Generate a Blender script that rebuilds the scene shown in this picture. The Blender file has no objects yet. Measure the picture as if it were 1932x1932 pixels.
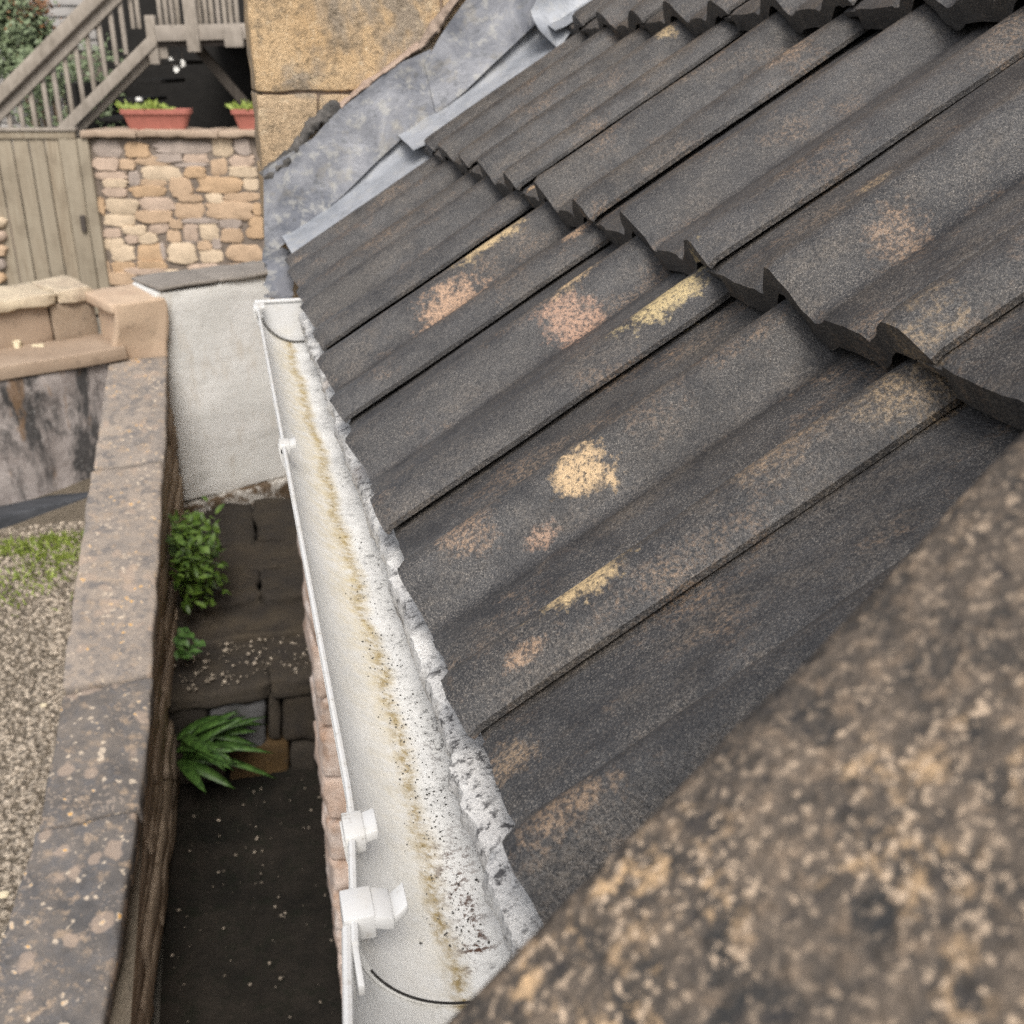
import bpy, math, random
from mathutils import Vector, Matrix, noise
from math import radians, sin, cos, pi, tan, sqrt, atan2

# ------------------------------------------------------------------ camera, sky, sun, exposure
S = bpy.context.scene
COL = S.collection
Z0 = 2.62                                   # eye height above the alley datum; everything below is given relative to the eye
YAW, PITCH = radians(14.63), radians(23.17)
cam = bpy.data.cameras.new('camera'); co = bpy.data.objects.new('camera', cam); COL.objects.link(co)
co.location = (0, 0, Z0); co.rotation_euler = (pi/2 - PITCH, 0, -YAW)
cam.sensor_width = 36; cam.lens = 36*2000/1932; cam.clip_start = .02; cam.clip_end = 500
cam.dof.use_dof = True; cam.dof.focus_distance = .70; cam.dof.aperture_fstop = 37.27/2.4
S.camera = co
SUN_EL, SUN_AZ = radians(50), radians(188)   # azimuth clockwise from +Y: from behind
w = bpy.data.worlds.new('World'); S.world = w; w.use_nodes = True
nt = w.node_tree; bg = nt.nodes['Background']; sk = nt.nodes.new('ShaderNodeTexSky')
sk.sky_type = 'NISHITA'; sk.sun_disc = False; sk.sun_elevation = SUN_EL; sk.sun_rotation = SUN_AZ
sk.air_density = 1.0; sk.dust_density = 4.0; sk.ozone_density = .7
hs = nt.nodes.new('ShaderNodeHueSaturation'); hs.inputs['Saturation'].default_value = .35
nt.links.new(sk.outputs[0], hs.inputs['Color']); nt.links.new(hs.outputs[0], bg.inputs[0]); bg.inputs[1].default_value = .15
sl = bpy.data.lights.new('sun', 'SUN'); so = bpy.data.objects.new('sun', sl); COL.objects.link(so)
sl.energy = 1.5; sl.angle = radians(25); sl.color = (1, .94, .85)
sd = Vector((sin(SUN_AZ)*cos(SUN_EL), cos(SUN_AZ)*cos(SUN_EL), sin(SUN_EL)))
so.rotation_euler = sd.to_track_quat('Z', 'Y').to_euler(); so.location = (0, -2, 8)
S.view_settings.view_transform = 'Standard'; S.view_settings.look = 'None'
S.view_settings.exposure = .6; S.view_settings.gamma = 1
try: S.cycles.use_denoising = False
except Exception: pass

# ------------------------------------------------------------------ measuring helpers (survey rays from the eye onto real planes)
RX = Vector((cos(YAW), -sin(YAW), 0)); HF = Vector((sin(YAW), cos(YAW), 0))
FW = Vector((sin(YAW)*cos(PITCH), cos(YAW)*cos(PITCH), -sin(PITCH))); UP = RX.cross(FW)
def ray(x, y): return RX*((x-966)/2000) - UP*((y-966)/2000) + FW
def onplane(x, y, n, p):
    r = ray(x, y); n = Vector(n); return r*(n.dot(Vector(p))/n.dot(r))
def onY(x, y, Y): return onplane(x, y, (0, 1, 0), (0, Y, 0))
def onZ(x, y, z): return onplane(x, y, (0, 0, 1), (0, 0, z))
def onH(x, y, hd): return onplane(x, y, HF, HF*hd)      # upright plane square to the view, hd metres off
def BK(u, hd, v): return RX*u + HF*hd + Vector((0, 0, v))
def uv(x, y, hd):
    p = onH(x, y, hd); return p.dot(RX), p.z
RP_P = radians(31.5)
RE = Vector((.09, 0, -.34)); RD = Vector((cos(RP_P), 0, sin(RP_P))); RN = Vector((-sin(RP_P), 0, cos(RP_P))); RY = Vector((0, 1, 0))
def RPt(s, h, Y): return RE + RD*s + RN*h + RY*Y
def onroof(x, y, h=0): return onplane(x, y, RN, RE + RN*h)

# ------------------------------------------------------------------ mesh helpers
def finish(o, label=None, cat=None, group=None, kind=None):
    if label: o['label'] = label
    if cat: o['category'] = cat
    if group: o['group'] = group
    if kind: o['kind'] = kind
    return o
def thing(name, loc, label, cat, group=None):
    o = bpy.data.objects.new(name, None); COL.objects.link(o); o.empty_display_size = .1
    o.location = Vector(loc) + Vector((0, 0, Z0))
    return finish(o, label, cat, group)
def wloc(o):
    p = Vector(o.location)
    while o.parent: o = o.parent; p = p + Vector(o.location)
    return p
def place(o, parent, world):
    if parent is not None: o.parent = parent; o.location = world - wloc(parent)
    else: o.location = world
def obj(name, vf, mat, parent=None, sharp=38, smooth=True):
    vs, fs = vf
    vs = [Vector(v) for v in vs]
    lo = Vector([min(v[i] for v in vs) for i in range(3)]); hi = Vector([max(v[i] for v in vs) for i in range(3)])
    c = (lo+hi)/2; c.z = lo.z
    me = bpy.data.meshes.new(name); me.from_pydata([v-c for v in vs], [], fs); me.update()
    me.materials.append(mat)
    if smooth:
        me.polygons.foreach_set('use_smooth', [True]*len(me.polygons))
        if sharp < 180: me.set_sharp_from_angle(angle=radians(sharp))
    o = bpy.data.objects.new(name, me); COL.objects.link(o)
    place(o, parent, c + Vector((0, 0, Z0)))
    return o
def join(parts):
    V, F = [], []
    for vs, fs in parts:
        b = len(V); V += list(vs); F += [tuple(i+b for i in f) for f in fs]
    return V, F
def nz(p, f, seed=0): return noise.noise(Vector(p)*f + Vector((seed*7.31, seed*3.17, seed*1.73)))
def hexa(cs, n=(1, 1, 1), r=.004, amp=0, freq=8, seed=0, chip=0):
    """Box between 8 corners (x fastest, then y, then z) with rounded edges and uneven faces."""
    cs = [Vector(c) for c in cs]
    dim = [max(1e-5, (cs[1]-cs[0]).length), max(1e-5, (cs[2]-cs[0]).length), max(1e-5, (cs[4]-cs[0]).length)]
    r = min(r, min(dim)*.45); T = []
    for a in range(3):
        e = r/dim[a]; k = n[a]
        T.append([0, e] + [e+(1-2*e)*i/k for i in range(1, k)] + [1-e, 1])
    idx = {}; V = []; F = []
    def vert(i, j, k):
        if (i, j, k) in idx: return idx[i, j, k]
        t = [T[0][i], T[1][j], T[2][k]]; p = Vector([(t[a]-.5)*dim[a] for a in range(3)])
        q = Vector([max(-(dim[a]/2-r), min(dim[a]/2-r, p[a])) for a in range(3)]); d = p-q
        if d.length > r: d = d.normalized()*r
        p = q+d; t = [p[a]/dim[a]+.5 for a in range(3)]
        b = [(1-t[0], t[0]), (1-t[1], t[1]), (1-t[2], t[2])]
        P = Vector()
        for m in range(8): P += cs[m]*(b[0][m & 1]*b[1][m >> 1 & 1]*b[2][m >> 2])
        if amp:
            P = P + noise.noise_vector(P*freq + Vector((seed*5.1, seed*2.3, seed)))*amp
            if chip and sum(1 for a in range(3) if t[a] < .08 or t[a] > .92) >= 2:
                c0 = sum(cs, Vector())/8; P = P + (c0-P).normalized()*max(0, nz(P, freq*2.5, seed+9))*chip
        idx[i, j, k] = len(V); V.append(P); return idx[i, j, k]
    L = [len(t)-1 for t in T]
    for a in range(3):
        b, c = (a+1) % 3, (a+2) % 3
        for side in (0, L[a]):
            for i in range(L[b]):
                for j in range(L[c]):
                    q = []
                    for (di, dj) in ((0, 0), (1, 0), (1, 1), (0, 1)):
                        ix = [0, 0, 0]; ix[a] = side; ix[b] = i+di; ix[c] = j+dj; q.append(vert(*ix))
                    F.append(tuple(q if side else q[::-1]))
    return V, F
def frame_box(o, ax, ay, az, n=(1, 1, 1), **k):
    """Box with corner o and edge vectors ax, ay, az."""
    o, ax, ay, az = Vector(o), Vector(ax), Vector(ay), Vector(az)
    return hexa([o + ax*(m & 1) + ay*(m >> 1 & 1) + az*(m >> 2) for m in range(8)], n, **k)
def bar(P, Q, wd, th, side, n=(1, 1, 1), **k):
    """Board from P to Q, wd wide along `side`, th thick across."""
    P, Q = Vector(P), Vector(Q); d = (Q-P); s = Vector(side); s = (s - d.normalized()*s.dot(d.normalized())).normalized(); t = d.normalized().cross(s)
    return frame_box(P - s*wd/2 - t*th/2, d, s*wd, t*th, n, **k)
def tube(pts, rad, seg=10, cap=True):
    pts = [Vector(p) for p in pts]; V, F = [], []
    for i, p in enumerate(pts):
        d = (pts[min(i+1, len(pts)-1)]-pts[max(i-1, 0)]).normalized(); a = d.orthogonal().normalized() if abs(d.z) > .9 else d.cross(Vector((0, 0, 1))).normalized(); b = d.cross(a)
        rr = rad[i] if isinstance(rad, (list, tuple)) else rad
        V += [p + (a*cos(2*pi*j/seg)+b*sin(2*pi*j/seg))*rr for j in range(seg)]
        if i: F += [((i-1)*seg+j, (i-1)*seg+(j+1) % seg, i*seg+(j+1) % seg, i*seg+j) for j in range(seg)]
    if cap: F += [tuple(range(seg))[::-1], tuple(range(len(V)-seg, len(V)))]
    return V, F
def sweep(prof, path, closed=False):
    """prof: function t-> list of points per station in path (list of stations)."""
    rows = [prof(t) for t in path]; m = len(rows[0]); V = [p for r_ in rows for p in r_]; F = []
    for i in range(len(rows)-1):
        for j in range(m if closed else m-1):
            k = (j+1) % m; F.append((i*m+j, i*m+k, (i+1)*m+k, (i+1)*m+j))
    if closed: F += [tuple(range(m))[::-1], tuple(range(len(V)-m, len(V)))]
    return V, F
def solidify(vf, off):
    """Thicken an open sheet by offset vectors (one vector or a function of the point)."""
    V, F = vf; n = len(V); f = off if callable(off) else (lambda p: Vector(off))
    V2 = V + [Vector(v)+f(v) for v in V]; F2 = list(F) + [tuple(i+n for i in q[::-1]) for q in F]
    cnt = {}
    for q in F:
        for a, b in zip(q, q[1:]+q[:1]): cnt[(a, b)] = 1
    for (a, b) in list(cnt):
        if (b, a) not in cnt: F2.append((b, a, a+n, b+n))
    return V2, F2
def lump(c, a, b, d, seed, n=12, sq=3.2, amp=.1):
    """Rubble stone: rounded outline in the a-b plane (vectors), standing out by vector d."""
    c, a, b, d = Vector(c), Vector(a), Vector(b), Vector(d); rnd = random.Random(seed); V = []; F = []
    out = []
    for i in range(n):
        t = 2*pi*(i+.5)/n; x, y = cos(t), sin(t); m = (abs(x)**sq+abs(y)**sq)**(-1/sq)*(1+rnd.uniform(-amp, amp)*.9)
        out.append((x*m, y*m))
    tx, ty = rnd.uniform(-.12, .12), rnd.uniform(-.12, .12)
    for sc, dp in ((1.0, 0), (1.0, .5), (.96, .85), (.88, 1.0)):
        V += [c + a*x*sc + b*y*sc + d*(dp*(1+tx*x+ty*y)) for x, y in out]
    V.append(c + d*(1.03+rnd.uniform(0, .1)))
    for k in range(3): F += [(k*n+i, k*n+(i+1) % n, (k+1)*n+(i+1) % n, (k+1)*n+i) for i in range(n)]
    F += [(3*n+i, 3*n+(i+1) % n, 4*n) for i in range(n)]
    if a.cross(b).dot(d) < 0: F = [f[::-1] for f in F]
    return V, F
def leaf(base, dirv, nrm, L, W, curl=.3, n=4, fold=.15):
    base, d, u = Vector(base), Vector(dirv).normalized(), Vector(nrm); u = (u - d*u.dot(d)).normalized(); s = d.cross(u); V = []; F = []
    for i in range(n+1):
        t = i/n; wd = W*(sin(pi*min(1, t*.92+.08))**.7)/2; p = base + d*L*t - u*curl*L*t*t
        V += [p - s*wd + u*wd*fold, p - u*wd*fold*.3, p + s*wd + u*wd*fold]
        if i: b = 3*i; F += [(b-3, b-2, b+1, b), (b-2, b-1, b+2, b+1)]
    return V, F

# ------------------------------------------------------------------ materials
class M:
    def __init__(self, name):
        self.m = bpy.data.materials.new(name); self.m.use_nodes = True; self.t = self.m.node_tree; self.b = self.t.nodes['Principled BSDF']
        self.pos = self.t.nodes.new('ShaderNodeNewGeometry').outputs['Position']
    def n(self, ty, **k):
        x = self.t.nodes.new(ty)
        for a, v in k.items(): setattr(x, a, v)
        return x
    def put(self, sock, v):
        if hasattr(v, 'is_output') or isinstance(v, bpy.types.NodeSocket): self.t.links.new(v, sock)
        else:
            if sock.type == 'RGBA' and len(v) == 3: v = (*v, 1)
            sock.default_value = v
    def vec(self, scale, rot=(0, 0, 0), loc=(0, 0, 0)):
        x = self.n('ShaderNodeMapping'); self.put(x.inputs[0], self.pos); x.inputs['Scale'].default_value = scale; x.inputs['Rotation'].default_value = rot; x.inputs['Location'].default_value = loc
        return x.outputs[0]
    def noise(self, sc, det=4, ro=.6, vec=None, dist=0):
        x = self.n('ShaderNodeTexNoise'); self.put(x.inputs['Vector'], vec or self.pos); x.inputs['Scale'].default_value = sc; x.inputs['Detail'].default_value = det; x.inputs['Roughness'].default_value = ro; x.inputs['Distortion'].default_value = dist
        return x.outputs[0]
    def vor(self, sc, vec=None, feat='F1', out=0):
        x = self.n('ShaderNodeTexVoronoi', feature=feat); self.put(x.inputs['Vector'], vec or self.pos); x.inputs['Scale'].default_value = sc
        return x.outputs[out]
    def rng(self, v, a, b, c=0, d=1):
        x = self.n('ShaderNodeMapRange'); self.put(x.inputs[0], v)
        for i, q in enumerate((a, b, c, d)): x.inputs[i+1].default_value = q
        return x.outputs[0]
    def math(self, op, a, b=0):
        x = self.n('ShaderNodeMath', operation=op); self.put(x.inputs[0], a); self.put(x.inputs[1], b); return x.outputs[0]
    def mix(self, f, a, b, mode='MIX'):
        x = self.n('ShaderNodeMix', data_type='RGBA', blend_type=mode); self.put(x.inputs['Factor'], f); self.put(x.inputs[6], a); self.put(x.inputs[7], b); return x.outputs[2]
    def rand(self):
        return self.n('ShaderNodeObjectInfo').outputs['Random']
    def xyz(self):
        x = self.n('ShaderNodeSeparateXYZ'); self.put(x.inputs[0], self.pos); return x.outputs
    def bump(self, h, st=.5, dist=.002, prev=None):
        x = self.n('ShaderNodeBump'); self.put(x.inputs['Height'], h); x.inputs['Strength'].default_value = st; x.inputs['Distance'].default_value = dist
        if prev: self.put(x.inputs['Normal'], prev)
        return x.outputs[0]
    def blob(self, c, ax, size, n1, n2):
        """0..1 mask of a ragged spot at world point c; ax = three axes, size = half extents."""
        s = self.n('ShaderNodeVectorMath', operation='SUBTRACT'); self.put(s.inputs[0], self.pos); s.inputs[1].default_value = c
        acc = None
        for a, h in zip(ax, size):
            dt = self.n('ShaderNodeVectorMath', operation='DOT_PRODUCT'); self.put(dt.inputs[0], s.outputs[0]); dt.inputs[1].default_value = Vector(a)/h
            q = self.math('MULTIPLY', dt.outputs['Value'], dt.outputs['Value']); acc = q if acc is None else self.math('ADD', acc, q)
        acc = self.math('ADD', self.math('POWER', acc, .5), self.math('ADD', self.rng(n1, 0, 1, -1.3, 1.3), self.rng(n2, 0, 1, -.9, .9)))
        return self.rng(acc, 1.06, .55)
    def out(self, col, rough=.8, normal=None, spec=.4, **k):
        self.put(self.b.inputs['Base Color'], col); self.put(self.b.inputs['Roughness'], rough); self.put(self.b.inputs['Specular IOR Level'], spec)
        if normal: self.put(self.b.inputs['Normal'], normal)
        for a, v in k.items(): self.put(self.b.inputs[a.replace('_', ' ')], v)
        return self.m
W0 = Vector((0, 0, Z0))

def mat_tile():
    m = M('weathered_concrete_tile'); A = (RD, RY, RN)
    al = m.vec((1, 5, 1), (0, RP_P, 0))                      # streaks down the slope
    big = m.noise(4.5, 4, .6); st = m.noise(7, 5, .6, al); mid = m.noise(30, 6, .72); gr = m.noise(900, 2, .8); gr2 = m.noise(330, 4, .75); pt = m.noise(14, 5, .7, m.vec((1, 2.2, 1), (0, RP_P, 0), (1, 4, 2)))
    c = m.mix(m.rng(st, .35, .66), (.017, .017, .019), (.068, .066, .066))
    c = m.mix(m.rng(big, .45, .66, 0, .7), c, (.040, .034, .028))
    c = m.mix(m.rng(mid, .49, .62, 0, .6), c, (.010, .010, .012)); c = m.mix(m.rng(m.noise(17, 5, .7, m.vec((1, 1.6, 1), (0, RP_P, 0), (6, 2, 8))), .52, .64, 0, .4), c, (.014, .014, .015))
    c = m.mix(m.rng(pt, .50, .64, 0, .7), c, m.mix(m.rng(gr2, .40, .62), (.024, .022, .021), (.135, .112, .090)))
    c = m.mix(m.math('MULTIPLY', m.rng(gr, .54, .66, 0, .85), m.rng(mid, .3, .62, 1, .3)), c, (.30, .27, .235))
    c = m.mix(m.rng(gr2, .58, .68, 0, .4), c, (.14, .118, .098))
    c = m.mix(m.rng(gr2, .44, .35, 0, .7), c, (.008, .008, .009)); c = m.mix(m.rng(gr, .45, .38, 0, .6), c, (.008, .008, .009))
    # lichen: faint scattered crust, then the larger crusts that can be told apart
    li = m.math('MULTIPLY', m.rng(m.noise(11, 5, .7, m.vec((1, 1.8, 1), (0, RP_P, 0), (3, 1, 2))), .54, .70), m.rng(gr2, .46, .62))
    c = m.mix(m.math('MULTIPLY', li, .7), c, (.30, .20, .125))
    # (survey point, half length, half width, height, cover, pinkness)
    spots = [(935, 485, .050, .011, 0, 1, 0), (850, 562, .044, .017, 0, .8, .35), (848, 510, .022, .008, 0, .55, .4), (1078, 605, .030, .019, 0, .75, .45), (1100, 565, .024, .007, 0, .9, .1), (1265, 590, .040, .013, 0, 1, -.15), (1110, 1130, .034, .011, 0, 1, 0),
             (1110, 905, .022, .011, 0, .95, .1), (905, 1030, .022, .012, 0, .4, .3), (1015, 1000, .012, .006, 0, .5, .4), (1105, 455, .018, .006, 0, .7, .3), (1335, 215, .034, .006, .03, .8, 0), (1690, 440, .024, .012, .03, .35, .3), (1750, 735, .040, .014, 0, .35, .1),
             (1470, 890, .040, .012, 0, .3, .2), (1268, 82, .018, .010, .03, .6, 0), (1020, 325, .038, .006, .03, .85, .2), (1500, 120, .03, .010, .03, .3, .3), (1010, 1250, .014, .004, 0, .5, .3), (950, 1410, .02, .010, 0, .4, .2), (812, 858, .007, .002, 0, 1, .3), (800, 415, .03, .005, 0, .5, .3), (1540, 290, .02, .005, .03, .4, .2), (1110, 1570, .03, .008, 0, .4, .25), (1640, 330, .02, .005, .03, .35, .1)]
    rag = m.noise(42, 6, .72); rag2 = m.noise(150, 4, .7)
    for (x, y, a, b, h, f, pk) in spots:
        k = m.blob(onroof(x, y, h)+W0, A, (a, b*1.35, .06), rag, rag2)
        k = m.math('MULTIPLY', k, m.rng(gr2, .52-.14*f, .60-.10*f, .14*f, .95*f))
        c = m.mix(k, c, (.60-.10*pk, .44-.24*pk, .235-.04*pk))
    c = m.mix(m.rng(m.rand(), 0, 1, 0, .25), c, (.040, .039, .042))
    nr = m.bump(gr, .45, .0014, m.bump(gr2, .5, .003, m.bump(mid, .35, .006)))
    return m.out(c, m.rng(gr2, .3, .7, .56, .33), nr, .6)
def mat_coping_near():
    m = M('lichened_coping_stone')
    a = m.noise(60, 5, .65); b = m.noise(150, 5, .72, None, .3); g = m.noise(380, 3, .7); o = m.noise(27, 4, .65, m.vec((1, 1, 1), (0, 0, 0), (4, 2, 7)))
    c = m.mix(m.rng(a, .36, .64), (.034, .034, .034), (.140, .112, .088))
    c = m.mix(m.rng(b, .52, .66, 0, .7), c, (.23, .17, .12))
    c = m.mix(m.math('MULTIPLY', m.rng(o, .53, .66), m.rng(b, .49, .57)), c, (.60, .41, .235))
    c = m.mix(m.math('MULTIPLY', m.rng(o, .42, .60, .3, 1), m.rng(g, .55, .63)), c, (.56, .43, .31))
    c = m.mix(m.rng(b, .43, .33, 0, .85), c, (.030, .030, .033))
    c = m.mix(m.rng(g, .42, .34, 0, .5), c, (.05, .04, .03))
    nr = m.bump(g, .5, .002, m.bump(b, .6, .003, m.bump(a, .5, .006)))
    return m.out(c, .9, nr, .2)
def mat_stone(name, c1, c2, c3, sc=9, dark=(.05, .045, .04), spots=0, rnd=.5, bump=.5, fine=260):
    m = M(name); a = m.noise(sc, 5, .65); b = m.noise(sc*4.3, 5, .7); g = m.noise(fine, 3, .7)
    c = m.mix(m.rng(a, .36, .64), c1, c2); c = m.mix(m.rng(m.rand(), 0, 1, 0, rnd), c, c3)
    c = m.mix(m.rng(b, .55, .72, 0, .55), c, dark); c = m.mix(m.rng(b, .42, .30, 0, .45), c, c3)
    c = m.mix(m.rng(g, .6, .72, 0, .45), c, tuple(min(.9, q*1.5) for q in c1))
    if spots:
        ad = m.n('ShaderNodeVectorMath', operation='ADD'); nn = m.n('ShaderNodeTexNoise'); m.put(nn.inputs['Vector'], m.pos); nn.inputs['Scale'].default_value = 24; nn.inputs['Detail'].default_value = 4
        scv = m.n('ShaderNodeVectorMath', operation='SCALE'); m.put(scv.inputs[0], nn.outputs[1]); scv.inputs['Scale'].default_value = .05; m.put(ad.inputs[0], m.pos); m.put(ad.inputs[1], scv.outputs[0]); wv = ad.outputs[0]
        gate = m.noise(5, 3, .6); sz = m.noise(9, 2, .5)
        v = m.math('SUBTRACT', m.vor(spots, wv), m.rng(sz, .3, .7, -.12, .14)); v2 = m.math('SUBTRACT', m.vor(spots*2.6, wv), m.rng(sz, .3, .7, -.1, .16)); v3 = m.math('SUBTRACT', m.vor(spots*6, wv), m.rng(gate, .35, .65, -.15, .2))
        c = m.mix(m.rng(v3, .24, .10, 0, .5), c, (.34, .28, .23)); c = m.mix(m.rng(m.noise(16, 6, .75), .50, .62, 0, .7), c, (.11, .108, .112)); c = m.mix(m.rng(m.noise(23, 5, .7, m.vec((1, 1, 1), (0, 0, 0), (3, 9, 1))), .54, .66, 0, .6), c, (.36, .27, .19))
        c = m.mix(m.rng(v, .30, .20, 0, .6), c, (.34, .265, .21))
        c = m.mix(m.rng(v2, .20, .10, 0, .8), c, (.50, .42, .33))
        c = m.mix(m.math('MULTIPLY', m.rng(v2, .12, .06), m.rng(gate, .5, .56)), c, (.52, .30, .10))
    if 'gravel' in name:
        v = m.vor(75, None, 'F1', 1); c = m.mix(.75, c, m.mix(m.rng(v, .15, .85), (.045, .037, .028), (.46, .39, .31)))
    nr = m.bump(g, bump, .002, m.bump(b, bump, .006, m.bump(a, bump*.7, .015)))
    return m.out(c, .92, nr, .25)
def mat_gutter():
    m = M('stained_white_gutter'); x = m.xyz(); X, Y = x[0], x[1]
    wob = m.math('MULTIPLY', m.math('SUBTRACT', m.noise(9, 5, .65), .5), .03); f = m.noise(70, 5, .75); g = m.noise(420, 3, .8); s2 = m.noise(24, 5, .7); q = m.noise(150, 4, .8)
    xx = m.math('ADD', X, wob)
    c = m.mix(m.rng(s2, .35, .7), (.73, .73, .72), (.62, .62, .605))
    c = m.mix(m.math('MULTIPLY', m.rng(g, .60, .68), m.rng(xx, .04, .10, .15, .55)), c, (.20, .19, .17))
    yy = m.rng(Y, .40, .80, .35, 1)
    band = m.math('MULTIPLY', m.rng(xx, .040, .072), m.rng(xx, .086, .074))                 # algae left at the water line
    c = m.mix(m.math('MULTIPLY', m.math('MULTIPLY', band, m.rng(f, .30, .65)), m.math('MULTIPLY', yy, .8)), c, (.56, .45, .22))
    core = m.math('MULTIPLY', m.rng(xx, .066, .0745), m.rng(xx, .083, .0755))
    c = m.mix(m.math('MULTIPLY', m.math('MULTIPLY', core, m.rng(q, .36, .58)), m.rng(f, .3, .55, .2, .9)), c, (.27, .19, .06))
    dirt = m.math('MULTIPLY', m.rng(xx, .074, .100), m.math('ADD', m.rng(q, .52, .62), m.rng(g, .55, .62, 0, .7)))
    dirt = m.math('MULTIPLY', dirt, m.rng(s2, .42, .60, .08, .9))
    c = m.mix(m.math('MINIMUM', dirt, .9), c, (.07, .068, .07))
    br = m.math('MULTIPLY', m.math('MULTIPLY', m.rng(xx, .074, .084), m.rng(xx, .104, .09)), m.math('MULTIPLY', m.rng(Y, .62, .42), m.rng(q, .50, .58)))
    c = m.mix(m.math('MULTIPLY', br, m.rng(m.noise(16, 3, .6), .45, .55)), c, (.085, .045, .03))
    c = m.mix(m.rng(xx, .082, .074, 0, .0), c, (.7, .7, .7))
    nr = m.bump(q, .35, .0012, m.bump(f, .25, .002))
    return m.out(c, m.rng(xx, .05, .09, .45, .8), nr, .4)
def mat_crust():
    m = M('crusted_white_eaves_strip'); a = m.noise(22, 5, .7); q = m.noise(130, 4, .78); g = m.noise(420, 3, .8)
    c = m.mix(m.rng(a, .35, .65), (.66, .65, .63), (.47, .46, .45)); k = m.rng(a, .42, .56, .15, 1)
    c = m.mix(m.math('MULTIPLY', k, m.rng(q, .50, .60)), c, (.085, .083, .085)); c = m.mix(m.rng(g, .56, .64, 0, .55), c, (.12, .115, .11)); c = m.mix(m.rng(m.noise(9, 3, .6), .58, .7, 0, .5), c, (.36, .28, .22))
    return m.out(c, .9, m.bump(g, .5, .0012, m.bump(q, .7, .003)), .3)
def mat_white(name='white_plastic', c=(.56, .56, .555)):
    m = M(name); s = m.noise(40, 4, .6)
    g = m.noise(220, 4, .75); c = m.mix(m.rng(s, .45, .7, 0, .5), c, (.55, .53, .48)); c = m.mix(m.math('MULTIPLY', m.rng(g, .56, .66), m.rng(s, .4, .65)), c, (.25, .22, .18))
    return m.out(c, .45, m.bump(g, .12, .001, m.bump(s, .15, .002)), .45)
def mat_lead(name, lo, hi, blot):
    m = M(name); A = m.vec((3, 3, 3), (0, .6, 0)); a = m.noise(9, 5, .65, None, .8); b = m.noise(38, 5, .7); g = m.noise(160, 4, .7)
    c = m.mix(m.rng(a, .34, .66), lo, hi); c = m.mix(m.rng(b, .52, .62, 0, blot), c, (.40, .39, .355)); c = m.mix(m.rng(b, .42, .34, 0, blot), c, (.07, .075, .08))
    c = m.mix(m.rng(m.noise(21, 4, .7, m.vec((1, 1, 1), (0, 0, 0), (5, 5, 1))), .56, .68, 0, blot*.7), c, (.26, .23, .17))
    nr = m.bump(g, .15, .001, m.bump(b, .3, .003, m.bump(a, .4, .012)))
    return m.out(c, m.rng(b, .3, .7, .42, .62), nr, .5, Metallic=.15)
def mat_wall_ashlar():
    m = M('ochre_limestone_ashlar'); a = m.noise(7, 6, .7, None, .4); b = m.noise(26, 6, .75); g = m.noise(150, 4, .75); l = m.noise(6, 5, .65, None, .5)
    c = m.mix(m.rng(a, .35, .62), (.50, .335, .175), (.60, .43, .25))
    c = m.mix(m.rng(m.rand(), .3, .9, 0, .55), c, (.34, .27, .20))
    c = m.mix(m.rng(l, .50, .60, 0, .8), c, (.25, .22, .185))
    h_ = m.noise(70, 5, .75); c = m.mix(m.rng(b, .52, .66, 0, .75), c, (.17, .135, .095)); c = m.mix(m.rng(b, .44, .32, 0, .7), c, (.62, .50, .34)); c = m.mix(m.rng(h_, .56, .64, 0, .65), c, (.13, .10, .065)); c = m.mix(m.rng(h_, .42, .34, 0, .6), c, (.66, .54, .38)); c = m.mix(m.rng(g, .58, .66, 0, .55), c, (.10, .085, .06))
    return m.out(c, .93, m.bump(g, .8, .004, m.bump(h_, .8, .008, m.bump(b, .5, .008))), .2)
def mat_wood(name, c1, c2, c3, ax=(40, 40, 2.5), rnd=.5):
    m = M(name); v = m.vec(ax); a = m.noise(1, 5, .65, v, .4); b = m.noise(5, 4, .6); 
    c = m.mix(m.rng(a, .35, .65), c1, c2); c = m.mix(m.rng(m.rand(), 0, 1, 0, rnd), c, c3); c = m.mix(m.rng(b, .5, .7, 0, .4), c, tuple(q*.55 for q in c1))
    return m.out(c, .85, m.bump(a, .4, .003), .25)
def mat_plain(name, c, rough=.9, var=.25, sc=12):
    m = M(name); a = m.noise(sc, 5, .65)
    return m.out(m.mix(m.rng(a, .3, .7), tuple(q*(1-var) for q in c), tuple(min(1, q*(1+var)) for q in c)), rough, m.bump(a, .3, .01), .3)
def mat_leaf(name, c1, c2):
    m = M(name); a = m.noise(40, 3, .6)
    return m.out(m.mix(m.rng(a, .35, .65), c1, c2), .5, None, .4, Transmission_Weight=0.0)
def mat_render_dark():
    m = M('black_streaked_render'); v = m.vec((5, 5, 1.6)); a = m.noise(1, 6, .72, v, .5); b = m.noise(9, 5, .7); g = m.noise(60, 4, .75)
    c = m.mix(m.rng(b, .35, .65), (.20, .175, .165), (.36, .325, .31)); c = m.mix(m.rng(a, .47, .58, 0, .92), c, (.035, .035, .036)); c = m.mix(m.rng(g, .58, .7, 0, .5), c, (.42, .41, .40))
    c = m.mix(m.rng(m.noise(4, 4, .6, m.vec((3, 3, .8), (0, 0, 0), (2, 2, 5))), .56, .63, 0, .7), c, (.20, .125, .07))
    return m.out(c, .9, m.bump(g, .4, .006, m.bump(b, .4, .02)), .25)
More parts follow.
